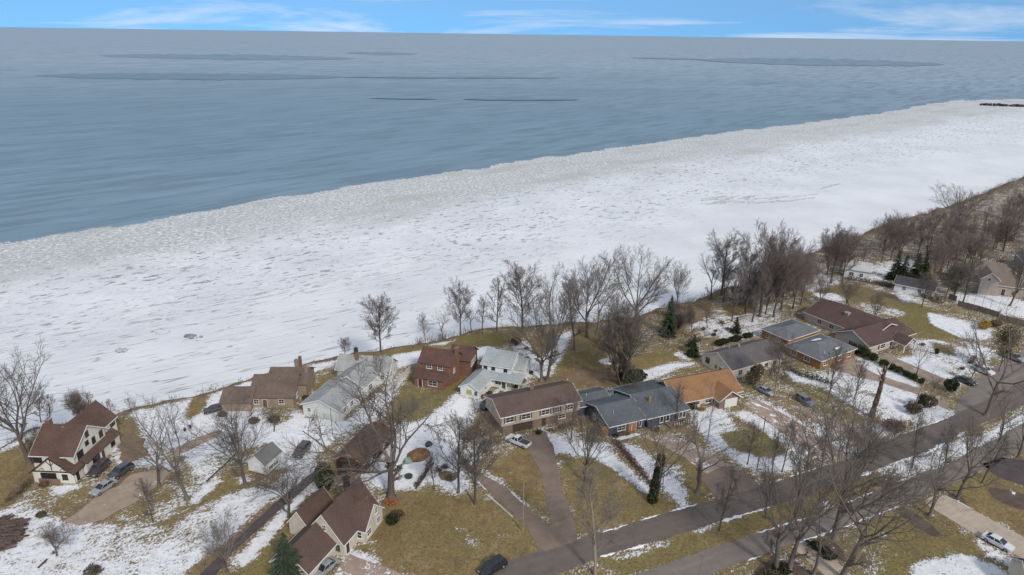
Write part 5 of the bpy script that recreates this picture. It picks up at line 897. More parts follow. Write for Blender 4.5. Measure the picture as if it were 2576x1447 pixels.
for k in range(9):
    bare(wr.uniform(180, 295), wr.uniform(1032, 1062), 0, *wr.choice([('multi', 33), ('fan', 7), ('slim', 2)]), 1.1, 0, 'low reddish bare thicket tree behind the half-timbered house', 'thicket trees behind the half-timbered house', BARK, TWIGR, h=wr.uniform(4, 7.5))
for k in range(10):
    bare(*wr.choice([(1690, 800), (1720, 790), (1650, 850), (1665, 870), (1640, 815), (1760, 800), (1705, 830), (1735, 815)]), 0, *wr.choice([('multi', 33), ('slim', 2), ('fan', 56)]), 1.1, 0, 'low brown thicket tree around the dark spruce', 'thicket trees around the dark spruce', BARK, TWIG, h=wr.uniform(3.5, 7)) if k < 8 else None
# ivy-clad trunk and the cut snag
def leafcloud(m, rnd, pts, size, flatten=1.0):
    for p in pts:
        d = Vector((rnd.gauss(0, 1), rnd.gauss(0, 1), rnd.gauss(0, 1) * flatten)); d = d.normalized() if d.length > 1e-3 else Vector((0, 0, 1)); a = d.orthogonal().normalized(); b = d.cross(a); s = size * rnd.uniform(.6, 1.4); i = len(m.v)
        m.v += [tuple(p + a * s), tuple(p + b * s * .7), tuple(p - a * s), tuple(p - b * s * .7)]; m.f.append((i, i + 1, i + 2, i + 3))
def leafmat(name, c, c2):
    b = NB(name); n = b.noise(b.pos(), 1.3, 4, .7); f = b.noise(b.pos(), 7, 2); col = b.mix(b.step(n, .35, .65), c, c2); col = b.mix(b.ma('MULTIPLY', b.step(f, .5, .7), .5), col, tuple(x * 1.7 for x in c2)); MT[name] = b.fin(col, .8, .25); return MT[name]
IVY = leafmat('ivy_leaves', (.022, .028, .010), (.042, .050, .018)); YEW = leafmat('yew_needles', (.016, .022, .010), (.034, .042, .016)); SPR = leafmat('spruce_needles', (.020, .032, .018), (.045, .062, .036)); ARB = leafmat('arborvitae_sprays', (.020, .034, .012), (.045, .062, .018)); OLV = leafmat('olive_pine_needles', (.06, .055, .022), (.115, .095, .035)); GOLD = leafmat('golden_twigs', (.22, .13, .02), (.36, .24, .045)); RUST = leafmat('rusty_dead_leaves', (.10, .05, .035), (.17, .09, .06)); TAWNY = leafmat('tawny_grass_tufts', (.14, .09, .045), (.23, .16, .085)); BROWNSH = leafmat('brown_shrub', (.06, .045, .03), (.11, .085, .05))
rnd = random.Random(3)
e = bare(1640, 1262, 990, 'open', 65, .75, 5, 'bare tree with dark green ivy thick around its trunk', None, BARKG); H_ = e.scale[2]
m = MB(); leafcloud(m, rnd, [Vector((math.cos(a), math.sin(a), 0)) * (.034 + rnd.gauss(0, .007)) * (1 - .25 * t) + Vector((rnd.gauss(0, .004), 0, t * .44)) for t, a in ((rnd.random(), rnd.random() * 6.28) for _ in range(2600))], .010); o = m.build('ivy', IVY, e); o['label'] = 'thick dark green ivy'
b = gp(2191, 1050); e = empty('dead_snag', b, 'thick broken dead trunk with torn stubs by the snowy lawn', 'dead tree'); hh = height_of(b, 922)
m = MB(); n = 14; pts = []; rads = []
for k in range(n + 1): t = k / n; pts.append(Vector((.9 * t + math.sin(t * 5) * .12, math.sin(t * 7) * .1, hh * t))); rads.append(.56 * (1 - .3 * t) * rnd.uniform(.75, 1.25))
m.tube(pts, rads, 9, True); m.build('trunk', mottled('rotten_bark', (.10, .066, .048), .6, 2.5, stretch=(2, 2, .6)), e)
for k in range(9):
    t = rnd.uniform(.55, 1.0); p = pts[int(t * n)]; a = rnd.uniform(0, 6.28); m = MB(); d = Vector((math.cos(a), math.sin(a), 1.0)); m.tube([p, p + d * .7, p + d * rnd.uniform(1.0, 1.8) + Vector((0, 0, .3))], [.22, .15, .05], 5, True); m.build('stub', mottled('bare_wood', (.33, .25, .18), .3, 2), e)
b = gp(2300, 1030); e = empty('ivy_stump', b, 'leaning pale broken trunk wrapped in ivy at its foot', 'dead tree'); m = MB(); hh = height_of(b, 950); m.tube([(0, 0, 0), (.25, 0, hh * .5), (1.1, 0, hh)], [.22, .2, .12], 6, True); m.build('trunk', mottled('bare_wood', (.33, .25, .18), .3, 2), e)
m = MB(); leafcloud(m, rnd, [Vector((rnd.gauss(1.2, .45), rnd.gauss(0, .4), 1.6 + rnd.random() * 2.4)) for _ in range(420)], .18); m.build('ivy', IVY, e)
# ------------------------------------------------------------ evergreens, shrubs, hedges
def conifer(bx, by, topy, w, label, group=None, mat=SPR, seed=1, h=None, kind='spruce', name='spruce_tree'):
    b = gp(bx, by); hh = h or height_of(b, topy); rnd = random.Random(seed); e = empty(name, b, label, 'evergreen tree', group); t = MB(); t.tube([(0, 0, -.1), (0, 0, hh * .9)], [.035 * hh ** .8, .02], 6); t.build('trunk', BARK, e); m = MB(); i0 = 0
    for lay in range(int(hh * 4.2)):
        f = (lay + rnd.random()) / (hh * 4.2); z = hh * (.06 + .93 * f); rr = w / 2 * ((1 - f) ** .85) * rnd.uniform(.75, 1.12) + .12
        for k in range(max(4, int(9 * (1 - f) + 3))):
            a = rnd.uniform(0, 6.283); d = Vector((math.cos(a), math.sin(a), 0)); s = Vector((-d.y, d.x, 0)); tipl = rr * rnd.uniform(.7, 1.1); dr = .22 + .1 * rnd.random()
            for j in range(5):
                u = .3 + .7 * j / 4; c = d * tipl * u + Vector((0, 0, z - dr * tipl * u + rnd.gauss(0, .05))); wv = (.42 - .25 * abs(u - .5)) * rnd.uniform(.5, 1.0) * (.35 + tipl * .3); i = len(m.v)
                q = d * (tipl * .22 + .1); m.v += [tuple(c - q + Vector((0, 0, rnd.uniform(0, .12)))), tuple(c + s * wv - Vector((0, 0, rnd.uniform(.05, .2)))), tuple(c + q - Vector((0, 0, .12))), tuple(c - s * wv - Vector((0, 0, rnd.uniform(.05, .2))))]; m.f.append((i, i + 1, i + 2, i + 3))
    m.build('crown', mat, e); return e
def shrub(bx, by, w, d, h, label, mat, group=None, seed=1, name='evergreen_shrub', rz=0.0, size=.16, n=None, box=False, cat='shrub', z0=0.0, tilt=0.0, twiggy=None):
    b = gp(bx, by); rnd = random.Random(seed); e = empty(name, b, label, cat, group, rz); m = MB(); n = n or int(420 * (w * d * h) ** .55 + 200); pts = []
    for _ in range(n):
        a = Vector((rnd.gauss(0, 1), rnd.gauss(0, 1), rnd.gauss(0, 1))).normalized(); rr = rnd.random() ** .22
        if box: a = Vector((rnd.uniform(-1, 1), rnd.uniform(-1, 1), rnd.uniform(-1, 1))); k = max(range(3), key=lambda i: abs(a[i])); a = a / max(abs(a[0]), abs(a[1]), abs(a[2])) * rnd.uniform(.8, 1.02); rr = 1
        nz = .82 + .30 * mnoise.noise(a * 1.7 + Vector((seed * 2.3, 0, 0))) + .15 * mnoise.noise(a * 4.1 + Vector((seed, 0, 0))); p = a * rr * nz
        pts.append(Vector((p.x * w / 2, p.y * d / 2, max(.02, z0 + h / 2 + p.z * h / 2))))
    leafcloud(m, rnd, pts, size); m.build('foliage', mat, e)
    st = MB()
    for k in range(5):
        a = k * 1.3; st.tube([(0, 0, -.05), (math.cos(a) * w * .12, math.sin(a) * d * .12, (z0 + h) * .3), (math.cos(a) * w * .25, math.sin(a) * d * .25, (z0 + h) * .7)], [.06, .05, .02], 4)
    st.build('stem', BARK, e); return e
shrub(818, 1236, 4.2, 4.0, 6.2, 'big dark green arborvitae bush beside the brown garage', ARB, seed=2, size=.2, n=3600, name='arborvitae')
conifer(728, 1475, 1338, 6.6, 'blue-green spruce in front of the cream cottage garage', seed=3)
conifer(1681, 845, 740, 5.0, 'dark pointed spruce in the brown thicket behind the orange roof', seed=4); conifer(1528, 880, 800, 3.0, 'small dark spruce behind the golden lawn', seed=5, mat=YEW)
for i, (x, y, t_) in enumerate([(2250, 704, 632), (2270, 708, 640), (2300, 706, 632), (2320, 700, 636)]): conifer(x, y, t_, 6.2, 'dark evergreen clustered before the white garage', 'dark evergreens by the white garage', YEW, 10 + i, name='evergreen_tree')
for i, (x, y, t_, w_) in enumerate([(1742, 893, 838, 3.8), (1850, 838, 795, 3.2), (1735, 872, 850, 3)]): conifer(x, y, t_, w_, ['dark cone-shaped yew behind the orange roof', 'dark evergreen behind the charcoal roof ridge', 'small yew between spruce and orange roof'][i], None, YEW, 20 + i, name='yew_tree')
shrub(1590, 962, 8.2, 5.5, 3.6, 'wide dark spreading evergreen on the lawn by the navy house', YEW, seed=3, size=.2, n=2600, rz=.3)
for i, (x, y, w_, d_, h_) in enumerate([(1815, 868, 6, 2.6, 2.0), (1850, 858, 5, 2.6, 1.8), (1880, 850, 4, 2.4, 1.6)]): shrub(x, y, w_, d_, h_, 'low green yew along the back of the charcoal roofed house', YEW, 'yews behind the charcoal roofed house', 30 + i, rz=.5)
for i, (x, y, s_) in enumerate([(2142, 885, 3.0), (2160, 892, 3.2), (2178, 900, 3.0), (2195, 908, 2.6), (2222, 922, 2.6), (2240, 930, 2.4), (2258, 938, 2.5), (2278, 946, 2.0), (2296, 954, 2.2), (2318, 964, 1.8)]): shrub(x, y, s_ * 1.15, s_, s_ * (.95 if i < 4 else .75), 'dark green shrub in the row beside the maroon roofed house', YEW if i < 4 else ARB, 'dark shrub row at the maroon roofed house', 40 + i, n=620)
shrub(2390, 985, 4.0, 3.8, 3.8, 'round clipped dark bush at the street corner', YEW, seed=61, n=1500); shrub(2330, 1025, 4.6, 4.0, 3.4, 'bronze green rounded bush below the snag stump', BROWNSH, seed=62, n=1300); shrub(2296, 1040, 4.4, 4, 3.0, 'brown rounded bush at the foot of the ivy stump', BROWNSH, seed=63, n=1200); shrub(2245, 1085, 5.5, 5, 3.0, 'dark twiggy bush by the road near the broken snag', BROWNSH, seed=64, n=1000)
shrub(2475, 828, 7.5, 2.6, 2.6, 'bright golden shrub hedge on the snow by the wooden fence', GOLD, seed=65, n=1500, rz=.5, name='golden_shrub'); shrub(2503, 822, 4, 2.4, 2.2, 'rusty brown shrub beside the golden hedge', RUST, seed=66, name='rusty_shrub')
e = bare(2512, 935, 818, 'open', 29, .5, 0, 'olive green pine with a dense dark top at the corner street', None, BARK); m = MB(); rnd = random.Random(9); leafcloud(m, rnd, [Vector((rnd.gauss(0, .16), rnd.gauss(0, .16), .74 + rnd.gauss(0, .13))) for _ in range(2600)] + [Vector((rnd.gauss(-.12, .16), rnd.gauss(0, .12), .43 + rnd.gauss(0, .03))) for _ in range(500)], .017); m.build('foliage', OLV, e); e.name = 'pine_tree'
shrub(1735, 1030, 3.4, 2.0, 1.9, 'square clipped dark hedge by the navy house corner', YEW, seed=67, box=True, n=1100, rz=R(22)); shrub(1765, 1033, 2.2, 1.2, .9, 'low yellow shrub at the orange roofed house front', GOLD, seed=68, n=300, name='golden_shrub'); shrub(1298, 868, 3.4, 2.8, 2.6, 'rusty red bush behind the pale green roofed house', RUST, seed=69, n=900, name='rusty_shrub')
shrub(2355, 892, 1.4, 1.3, 2.0, 'small lone evergreen on the snow past the carport', YEW, seed=70, n=300); shrub(988, 1318, 2.6, 2.6, 2.0, 'dark evergreen bush at the cottage end wall', YEW, seed=71, n=800); shrub(1000, 1300, 3.0, 2.4, 1.2, 'brown shrubs around the cottage end wall', BROWNSH, seed=72, n=500); shrub(985, 1268, 3.0, 1.6, .9, 'orange-red low shrub behind the cottage', leafmat('orange_red_shrub', (.26, .09, .04), (.36, .14, .07)), seed=73, n=500, name='rusty_shrub'); shrub(112, 1224, 1.8, 1.6, 1.2, 'dark red bush by the half-timbered porch', RUST, seed=74, n=400, name='rusty_shrub')
shrub(1965, 1438, 4.0, 3.0, 1.5, 'dark green shrub under the trees below the second road', YEW, seed=75, n=900); shrub(2060, 1385, 5.0, 2.0, 1.5, 'dark green hedge beside the small concrete drive', YEW, seed=76, n=900, rz=R(-35)); shrub(2085, 1405, 3.0, 2.0, 1.2, 'low shrub at the end of the hedge by the small concrete drive', YEW, seed=77, n=500); shrub(1940, 1452, 5.0, 3.0, 1.2, 'low brown shrubs at the bottom by the second road', BROWNSH, seed=78, n=600)
shrub(466, 1086, .7, .7, 1.1, 'tiny dark upright evergreen on the snow by the golden oval bed', YEW, 'tiny evergreens by the golden bed', 79, n=120, size=.1); shrub(479, 1080, .7, .7, 1.2, 'tiny dark upright evergreen on the snow by the golden oval bed', YEW, 'tiny evergreens by the golden bed', 80, n=120, size=.1)
for i, (x, y, w_) in enumerate([(235, 1445, 3.2), (105, 1300, 2.0), (640, 1065, 3.0), (690, 1062, 3.2), (560, 1048, 2.6), (770, 1005, 2.2), (775, 1025, 2.0), (760, 975, 2.0)]): shrub(x, y, w_, w_ * .8, w_ * .5, ['brown bush on the bottom snowfield', 'dark low bush at the snow edge by the lawn', 'brown foundation bush at the brown roofed house', 'brown foundation bush at the brown roofed house', 'brown foundation bush at the brown roofed house', 'dark bush between the brown and pale grey roofs', 'dark bush between the brown and pale grey roofs', 'dark bush between the brown and pale grey roofs'][i], BROWNSH, [None, None, 'foundation bushes at the brown roofed house', 'foundation bushes at the brown roofed house', 'foundation bushes at the brown roofed house', 'bushes between the roofs', 'bushes between the roofs', 'bushes between the roofs'][i], 90 + i, n=420)
def hedge(line, w, h, label, mat, seed, n_per=130, size=.14, name='hedge', cat='hedge'):
    rnd = random.Random(seed); P = [gp(*p) for p in line]; e = empty(name, P[0], label, cat); m = MB(); st = MB()
    for a, b in zip(P[:-1], P[1:]):
        L = (b - a).length
        for _ in range(int(L * n_per)):
            t = rnd.random(); p = a.lerp(b, t); k = .75 + .4 * mnoise.noise(p * .7); leafcloud(m, rnd, [p - P[0] + Vector((rnd.gauss(0, w * .3), rnd.gauss(0, w * .3), abs(rnd.gauss(.5, .28)) * h * k))], size)
        for _ in range(int(L * 6)):
            p = a.lerp(b, rnd.random()) - P[0]; st.tube([p, p + Vector((rnd.gauss(0, .2), rnd.gauss(0, .2), h * rnd.uniform(.7, 1.2)))], [.025, .008], 3)
    m.build('foliage', mat, e); st.build('stem', TWIGR, e)
hedge([(1548, 1112), (1580, 1150), (1612, 1188), (1642, 1228)], 1.0, 1.5, 'long reddish brown leafless hedge between lawn and snow strip', RUST, 1, 90)
hedge([(20, 1262), (55, 1240), (75, 1215)], 1.6, 1.4, 'dark brown hedge left of the half-timbered house', BROWNSH, 2, 60); hedge([(1085, 1160), (1070, 1195), (1045, 1228)], .7, 1.2, 'narrow brown hedge beside the fenced patio', BROWNSH, 3, 70)
hedge([(1985, 930), (2010, 945), (2060, 958), (2090, 968)], 1.4, 1.6, 'dark shrub border along the orange brick wall', YEW, 4, 60, .16); hedge([(2230, 720), (2290, 735), (2370, 765)], 1.6, 2.2, 'tall brown hedge along the white garage', BROWNSH, 5, 60, .18); hedge([(2130, 702), (2190, 712), (2235, 722)], 1.6, 2.0, 'brown hedge along the green lawn edge', BROWNSH, 6, 60, .18)
# brush on the bluff: nobody could count it
def brush(name, pts, hmin, hmax, n_tw, mat, seed):
    rnd = random.Random(seed); m = MB()
    for p in pts:
        h_ = rnd.uniform(hmin, hmax)
        for k in range(n_tw):
            d = Vector((rnd.gauss(0, .45), rnd.gauss(0, .45), 1)).normalized(); q = p + Vector((rnd.gauss(0, .5), rnd.gauss(0, .5), -.1)); r_ = q + d * h_ * rnd.uniform(.5, 1.1); mid = q.lerp(r_, .55) + Vector((rnd.gauss(0, .12), rnd.gauss(0, .12), 0)); m.tube([q, mid, r_], [.03, .022, .009], 3)
            for j in range(2): d2 = (d + Vector((rnd.gauss(0, .7), rnd.gauss(0, .7), .2))).normalized(); m.tube([mid, mid + d2 * h_ * .4], [.016, .007], 3)
    tag(m.build(name, mat), kind='stuff')
EA = np.array(EDGE)
def along(x0, x1, dmin, dmax, n, seed):
    rnd = random.Random(seed); out = []; seg = [(a, b) for a, b in zip(EDGE[:-1], EDGE[1:]) if b[0] > x0 and a[0] < x1]; W_ = [math.hypot(b[0] - a[0], b[1] - a[1]) for a, b in seg]
    while len(out) < n:
        a, b = rnd.choices(seg, W_)[0]; t = rnd.random(); x = a[0] + (b[0] - a[0]) * t; y = a[1] + (b[1] - a[1]) * t
        if not x0 < x < x1: continue
        L = math.hypot(b[0] - a[0], b[1] - a[1]); nx_, ny_ = (b[1] - a[1]) / L, -(b[0] - a[0]) / L; d = rnd.uniform(dmin, dmax); x += nx_ * d; y += ny_ * d
        z = 0 if d > 0 else -11.5 * (lambda s: s * s * (3 - 2 * s))(min(1, -d / 11)); out.append(Vector((x, y, z)))
    return out
brush('bluff_brush', along(62, 380, -9, 9, 1150, 1), 1.2, 3.4, 7, TWIGR, 1)
brush('bluff_brush', along(-130, -70, -5, 3, 120, 2), .8, 2.2, 7, TWIGR, 2); brush('bluff_brush', along(-70, 30, -5, .8, 190, 3), .5, 1.4, 6, TWIG, 3); brush('bluff_brush', along(28, 62, -6, 5, 130, 4), .8, 2.4, 7, TWIG, 4); brush('bluff_brush', along(-26, -10, -2, 2.5, 30, 5), 1.5, 3.0, 8, TWIGR, 5)
rnd = random.Random(18); brush('undergrowth', [gp(rnd.uniform(1840, 2010), 0, 0) * 0 + gp(*((lambda x: (x, 770 - (x - 1840) * .33 + rnd.uniform(-18, 12)))(rnd.uniform(1840, 2020)))) for _ in range(150)], 1.2, 3.0, 8, TWIG, 16)
rnd = random.Random(8); brush('undergrowth', [gp(rnd.uniform(2330, 2600), 0, 0) * 0 + gp(*((lambda x: (x, 640 - (x - 2330) * .28 + rnd.uniform(-30, 75)))(rnd.uniform(2330, 2600)))) for _ in range(420)], 1, 3, 7, TWIGR, 6); brush('undergrowth', [gp(rnd.uniform(1630, 1800), rnd.uniform(790, 880)) for _ in range(110)], .8, 2.2, 6, TWIG, 7); brush('undergrowth', [gp(rnd.uniform(2040, 2230), rnd.uniform(660, 720)) for _ in range(110)], .8, 2.2, 6, TWIGR, 8); brush('undergrowth', [gp(rnd.uniform(1830, 2000), rnd.uniform(775, 830)) for _ in range(70)], .8, 2.0, 6, TWIGR, 9)
for i, (x, y, w_, h_) in enumerate([(1890, 968, 4.4, 4.2), (1905, 945, 4.0, 3.6)]): shrub(x, y, w_, w_, h_, ['large olive evergreen before the charcoal roofed house', 'olive evergreen touching the charcoal roof edge'][i], BROWNSH if i else OLV, seed=110 + i, n=1300, size=.13)
SPOTS = {'brown garden bush before the pale green roofed house': [(1215, 1000), (1232, 995), (1262, 990), (1280, 996), (1258, 1004), (1300, 975), (1318, 962), (1335, 940)], 'brown bush on the rocky bank beside the stout tree': [(1305, 920), (1325, 905), (1345, 890), (1325, 880), (1310, 895)], 'low bush at the foot of the long brown roofed house': [(1355, 1092), (1385, 1085), (1415, 1078), (1440, 1070)], 'low bush beside the navy house front': [(1550, 1100), (1575, 1096), (1650, 1085), (1700, 1075), (1720, 1068)], 'brown bush on the snowy bank behind the charcoal roof': [(1770, 830), (1800, 835), (1815, 815), (1795, 845), (1830, 830), (1755, 860)], 'brown bush on the snow right of the maroon house': [(2320, 870), (2440, 915), (2450, 905), (2420, 930)], 'dry bush at the upper gravel drive': [(1105, 1185), (1120, 1178), (1130, 1205)]}
q_ = 200
for lab, sp in SPOTS.items():
    for x, y in sp: q_ += 1; r_ = random.Random(q_).uniform(.8, 1.5); shrub(x, y, r_ * 1.6, r_ * 1.3, r_ * .9, lab, [BROWNSH, RUST, YEW, TAWNY][q_ % 4], lab.replace('bush', 'bushes'), q_, n=170, name='garden_bush', size=.13)
# ------------------------------------------------------------ vehicles

# ------------------------------------------------------------ vehicles
def paint(name, c, rough=.3): return flat(name, c, rough, .5, 0.0, .6)
LAMP = flat('lamp_glass', (.6, .6, .58), .15, .6); TAIL = flat('tail_lamp', (.25, .015, .012), .2, .5)
def car(a, b, mat, label, kind='sedan', group=None, L=None, name='parked_car', cat='car'):
    A, B = gp(*a, .5), gp(*b, .5); c = (A + B) / 2; d = A - B                  # a is the front end
    e = empty(name, (c.x, c.y, .06), label, cat, group, math.atan2(d.y, d.x)); W = .9 if kind == 'sedan' else .97
    L = L or {'sedan': 4.7, 'suv': 4.8, 'pickup': 5.6}[kind]; x1 = L / 2; x0 = -L / 2
    bz, hood, belt, top = {'sedan': (.28, .82, .92, 1.45), 'suv': (.34, 1.02, 1.1, 1.78), 'pickup': (.42, 1.1, 1.14, 1.86)}[kind]
    if kind == 'sedan': prof = [(x0, bz + .1), (x0, .72), (x0 + .12, .90), (x0 + .9, .95), (x1 - 1.55, .95), (x1 - .25, hood - .08), (x1, .62), (x1, bz + .08), (x1 - .2, bz), (x0 + .2, bz)]
    elif kind == 'suv': prof = [(x0, bz + .1), (x0, .95), (x0 + .1, 1.12), (x0 + .5, 1.14), (x1 - 1.5, 1.14), (x1 - .2, hood - .06), (x1, .78), (x1, bz + .08), (x1 - .2, bz), (x0 + .2, bz)]
    else: prof = [(x0, bz + .1), (x0, 1.05), (x0 + .05, 1.12), (x1 - 3.2, 1.12), (x1 - 1.5, 1.16), (x1 - .2, 1.06), (x1, .85), (x1, bz + .08), (x1 - .2, bz), (x0 + .2, bz)]
    rings = []
    for y, s in ((-W, .93), (-W * .97, .985), (-W * .8, 1.0), (W * .8, 1.0), (W * .97, .985), (W, .93)):
        rings.append([Vector((x * (.985 if abs(y) > W * .95 else 1), y, bz + (z - bz) * s)) for x, z in prof])
    m = MB(); m.quadloop(rings); m.build('body', mat, e)
    g0, g1, r0, r1 = {'sedan': (x0 + .55, x1 - 1.25, x0 + 1.25, x1 - 2.1), 'suv': (x0 + .12, x1 - 1.25, x0 + .45, x1 - 1.95), 'pickup': (x1 - 3.3, x1 - 1.4, x1 - 3.1, x1 - 2.1)}[kind]
    wb, wt = W * .93, W * .74; zb = belt - .02; zt = top - .06
    m = MB(); m.prism([(g0, -wb, zb), (g1, -wb, zb), (g1, wb, zb), (g0, wb, zb)], [(r0, -wt, zt), (r1, -wt, zt), (r1, wt, zt), (r0, wt, zt)]); m.build('windows', GLASS, e)
    m = MB(); m.prism([(r0 - .05, -wt - .02, zt), (r1 + .05, -wt - .02, zt), (r1 + .05, wt + .02, zt), (r0 - .05, wt + .02, zt)], [(r0 + .12, -wt + .1, top), (r1 - .12, -wt + .1, top), (r1 - .12, wt - .1, top), (r0 + .12, wt - .1, top)]); m.build('roof', mat, e)
    for s in (-1, 1):
        for (xb, xt) in ((g0, r0), (g1, r1), ((g0 * .5 + g1 * .5), (r0 * .5 + r1 * .5))):
            m = MB(); m.prism([(xb - .05, s * wb - .03, zb), (xb + .05, s * wb - .03, zb), (xb + .05, s * wb + .03, zb), (xb - .05, s * wb + .03, zb)], [(xt - .04, s * wt - .03, zt + .01), (xt + .04, s * wt - .03, zt + .01), (xt + .04, s * wt + .03, zt + .01), (xt - .04, s * wt + .03, zt + .01)]); m.build('pillar', mat, e)
    if kind == 'pickup': m = MB(); m.box(x0 + .12, x1 - 3.4, -W * .85, W * .85, 1.08, 1.135); m.build('load_bed', flat('bed_liner', (.05, .05, .055)), e)
    rw = .33 if kind == 'sedan' else .38
    for xx_ in (x1 - .85, x0 + .9):
        for s in (-1, 1):
            m = MB(); m.tube([(xx_, s * (W - .2), rw), (xx_, s * (W + .015), rw)], [rw, rw], 14, True); wl = m.build('wheel', RUBBER, e); m = MB(); m.tube([(xx_, s * (W + .0), rw), (xx_, s * (W + .03), rw)], [rw * .62, rw * .55], 10, True); m.build('rim', STEEL, wl)
    for s in (-1, 1):
        m = MB(); m.box(x1 - .12, x1 + .012, s * W * .62 - .2, s * W * .62 + .2, .6 + (bz - .28), .74 + (bz - .28)); m.build('headlight', LAMP, e); m = MB(); m.box(x0 - .012, x0 + .08, s * W * .7 - .15, s * W * .7 + .15, .68 + (bz - .28), .84 + (bz - .28)); m.build('tail_light', TAIL, e)
        m = MB(); m.box(g1 - .45, g1 - .25, s * (W + .02), s * (W + .16), belt, belt + .13); m.build('wing_mirror', mat, e)
    return e
BLK = paint('black_paint', (.018, .018, .021)); DGR = paint('dark_grey_paint', (.05, .052, .058)); SIL = paint('silver_paint', (.28, .29, .30)); WHT = paint('white_paint', (.62, .63, .64)); DPU = paint('dark_plum_paint', (.055, .042, .05)); BLU = paint('grey_blue_paint', (.13, .145, .17))
car((234, 1244), (286, 1210), SIL, 'silver sedan on the gravel drive at the half-timbered house'); car((229, 1200), (268, 1163), DPU, 'dark plum car parked tight against the half-timbered house', 'suv'); car((282, 1202), (326, 1174), DGR, 'dark grey car behind the silver sedan', 'suv')
car((522, 1034), (556, 1026), BLK, 'black car at the end of the brown roofed house'); car((746, 1150), (772, 1120), DPU, 'dark van standing beside the small white shed', 'suv'); car((800, 1444), (834, 1416), SIL, 'silver car beside the cottage garage wall')
car((1212, 1028), (1246, 1008), BLK, 'black car between pale green house and long brown roof', 'suv'); car((1276, 1100), (1332, 1124), WHT, 'white pickup truck before the brick garage', 'pickup', name='pickup_truck', cat='truck'); car((1944, 994), (1908, 975), SIL, 'silver car beside the orange roofed house garage')
car((2040, 1019), (2010, 1001), BLU, 'grey-blue car on the lawn-side drive by the charcoal roof', 'suv'); car((2456, 970), (2404, 948), BLK, 'black car parked in the corner street by the round bush'); car((2500, 944), (2450, 923), WHT, 'white car parked in the corner street', 'suv'); car((2568, 908), (2530, 893), SIL, 'silver truck beyond the white car in the corner street', 'pickup', name='pickup_truck', cat='truck')
car((2547, 1384), (2474, 1346), WHT, 'white car with dark windows on the concrete drive'); car((1212, 1446), (1266, 1412), BLK, 'black car at the roadside under bare twigs', 'suv')
# ------------------------------------------------------------ poles and wires
WOODP = mottled('pole_wood', (.30, .21, .14), .25, 2, stretch=(2, 2, .3))
def pole(bx, by, topy, label, arms=True, r=.15, mat=None, name='utility_pole', az=R(24), lean=0.0):
    b = gp(bx, by); h = height_of(b, topy); e = empty(name, b, label, 'pole'); e.rotation_euler = (0, lean, 0); m = MB(); m.tube([(0, 0, -.2), (0, 0, h)], [r, r * .65], 8, True); m.build('shaft', mat or WOODP, e)
    if arms:
        m = MB(); M_ = Matrix.Rotation(az + R(90), 4, 'Z'); m.box(-1.1, 1.1, -.06, .06, h - .75, h - .62, M_); m.build('crossarm', WOODP, e)
        for k in (-.95, -.3, .3, .95): m = MB(); p = M_ @ Vector((k, 0, h - .62)); m.tube([p, p + Vector((0, 0, .22))], [.05, .035], 6, True); m.build('insulator', flat('porcelain', (.35, .33, .3), .3, .5), e)
    return b, h
pb, ph = pole(1904, 1184, 1048, 'wooden utility pole with crossarm on the snow by the road'); p1, h1 = pole(1315, 1338, 1208, 'tan wooden pole on the golden lawn beside the gravel drive', False, .13)
pole(837, 1096, 1027, 'thin dark post with a hanging bar in front of the white garage wing', False, .07, mottled('dark_metal', (.05, .05, .05)), 'lamp_post'); pole(1665, 1246, 1166, 'thin dark lamp post beside the ivy-clad trunk', False, .07, MT['dark_metal'], 'lamp_post')
p0 = gp(820, 1492, 9.2); e = empty('utility_pole', (p0.x, p0.y, 0), 'wooden utility pole carrying the wires past the cottage', 'pole'); m = MB(); m.tube([(0, 0, -.2), (0, 0, 9.6)], [.15, .1], 8, True); m.build('shaft', WOODP, e)
CAB = flat('cable', (.16, .13, .10), .6)
def wire(a, b, sag, label, group=None, r=.022):
    m = MB(); n = 20; P = [a.lerp(b, k / n) - Vector((0, 0, sag * 4 * (k / n) * (1 - k / n))) for k in range(n + 1)]; m.tube(P, [r] * (n + 1), 4); tag(m.build('overhead_wire', CAB), label, 'wire', group)
wire(Vector((pb.x - .3, pb.y, ph - .5)), Vector((p0.x, p0.y, 9.3)), .9, 'lower overhead wire crossing above the golden lawns', None, .02); wire(Vector((pb.x + .3, pb.y - .3, ph - .45)), Vector((p0.x + .15, p0.y, 9.6)), .5, 'upper overhead wire crossing above the golden lawns', None, .015); wire(Vector((p1.x, p1.y, h1 - .2)), Vector((pb.x - .5, pb.y + .2, ph - .45)), .7, 'thin wire between the two wooden poles', None, .014)
# ------------------------------------------------------------ fences, edging, walls
def fence(line, h, panel, label, mat, boards=4, name='board_fence', cap=False, cat='fence', solid=True):
    P = [gp(*p) for p in line]; e = empty(name, P[0], label, cat)
    for a, b in zip(P[:-1], P[1:]):
        L = (b - a).length; n = max(1, round(L / panel)); d = (b - a).normalized(); M0 = Matrix.Rotation(math.atan2(d.y, d.x), 4, 'Z'); w_ = L / n
        for k in range(n):
            o = a + d * (k * w_) - P[0]; M_ = Matrix.Translation(o) @ M0; m = MB(); m.box(-.06, .06, -.06, .06, -.1, h + .12, M_); m.build('post', mat, e)
            if solid:
                for j in range(boards): bw = (w_ - .12) / boards; m = MB(); m.box(.06 + j * bw + .01, .06 + (j + 1) * bw - .01, -.02, .02, .08, h + (.03 if j % 2 else 0), M_); m.build('board', mat, e)
            else:
                for z in (h * .35, h * .85): m = MB(); m.box(.06, w_ - .06, -.02, .02, z, z + .1, M_); m.build('rail', mat, e)
WF = mottled('white_fence', (.55, .52, .47), .15, 2); GF = mottled('grey_brown_fence', (.17, .125, .105), .25, 2)
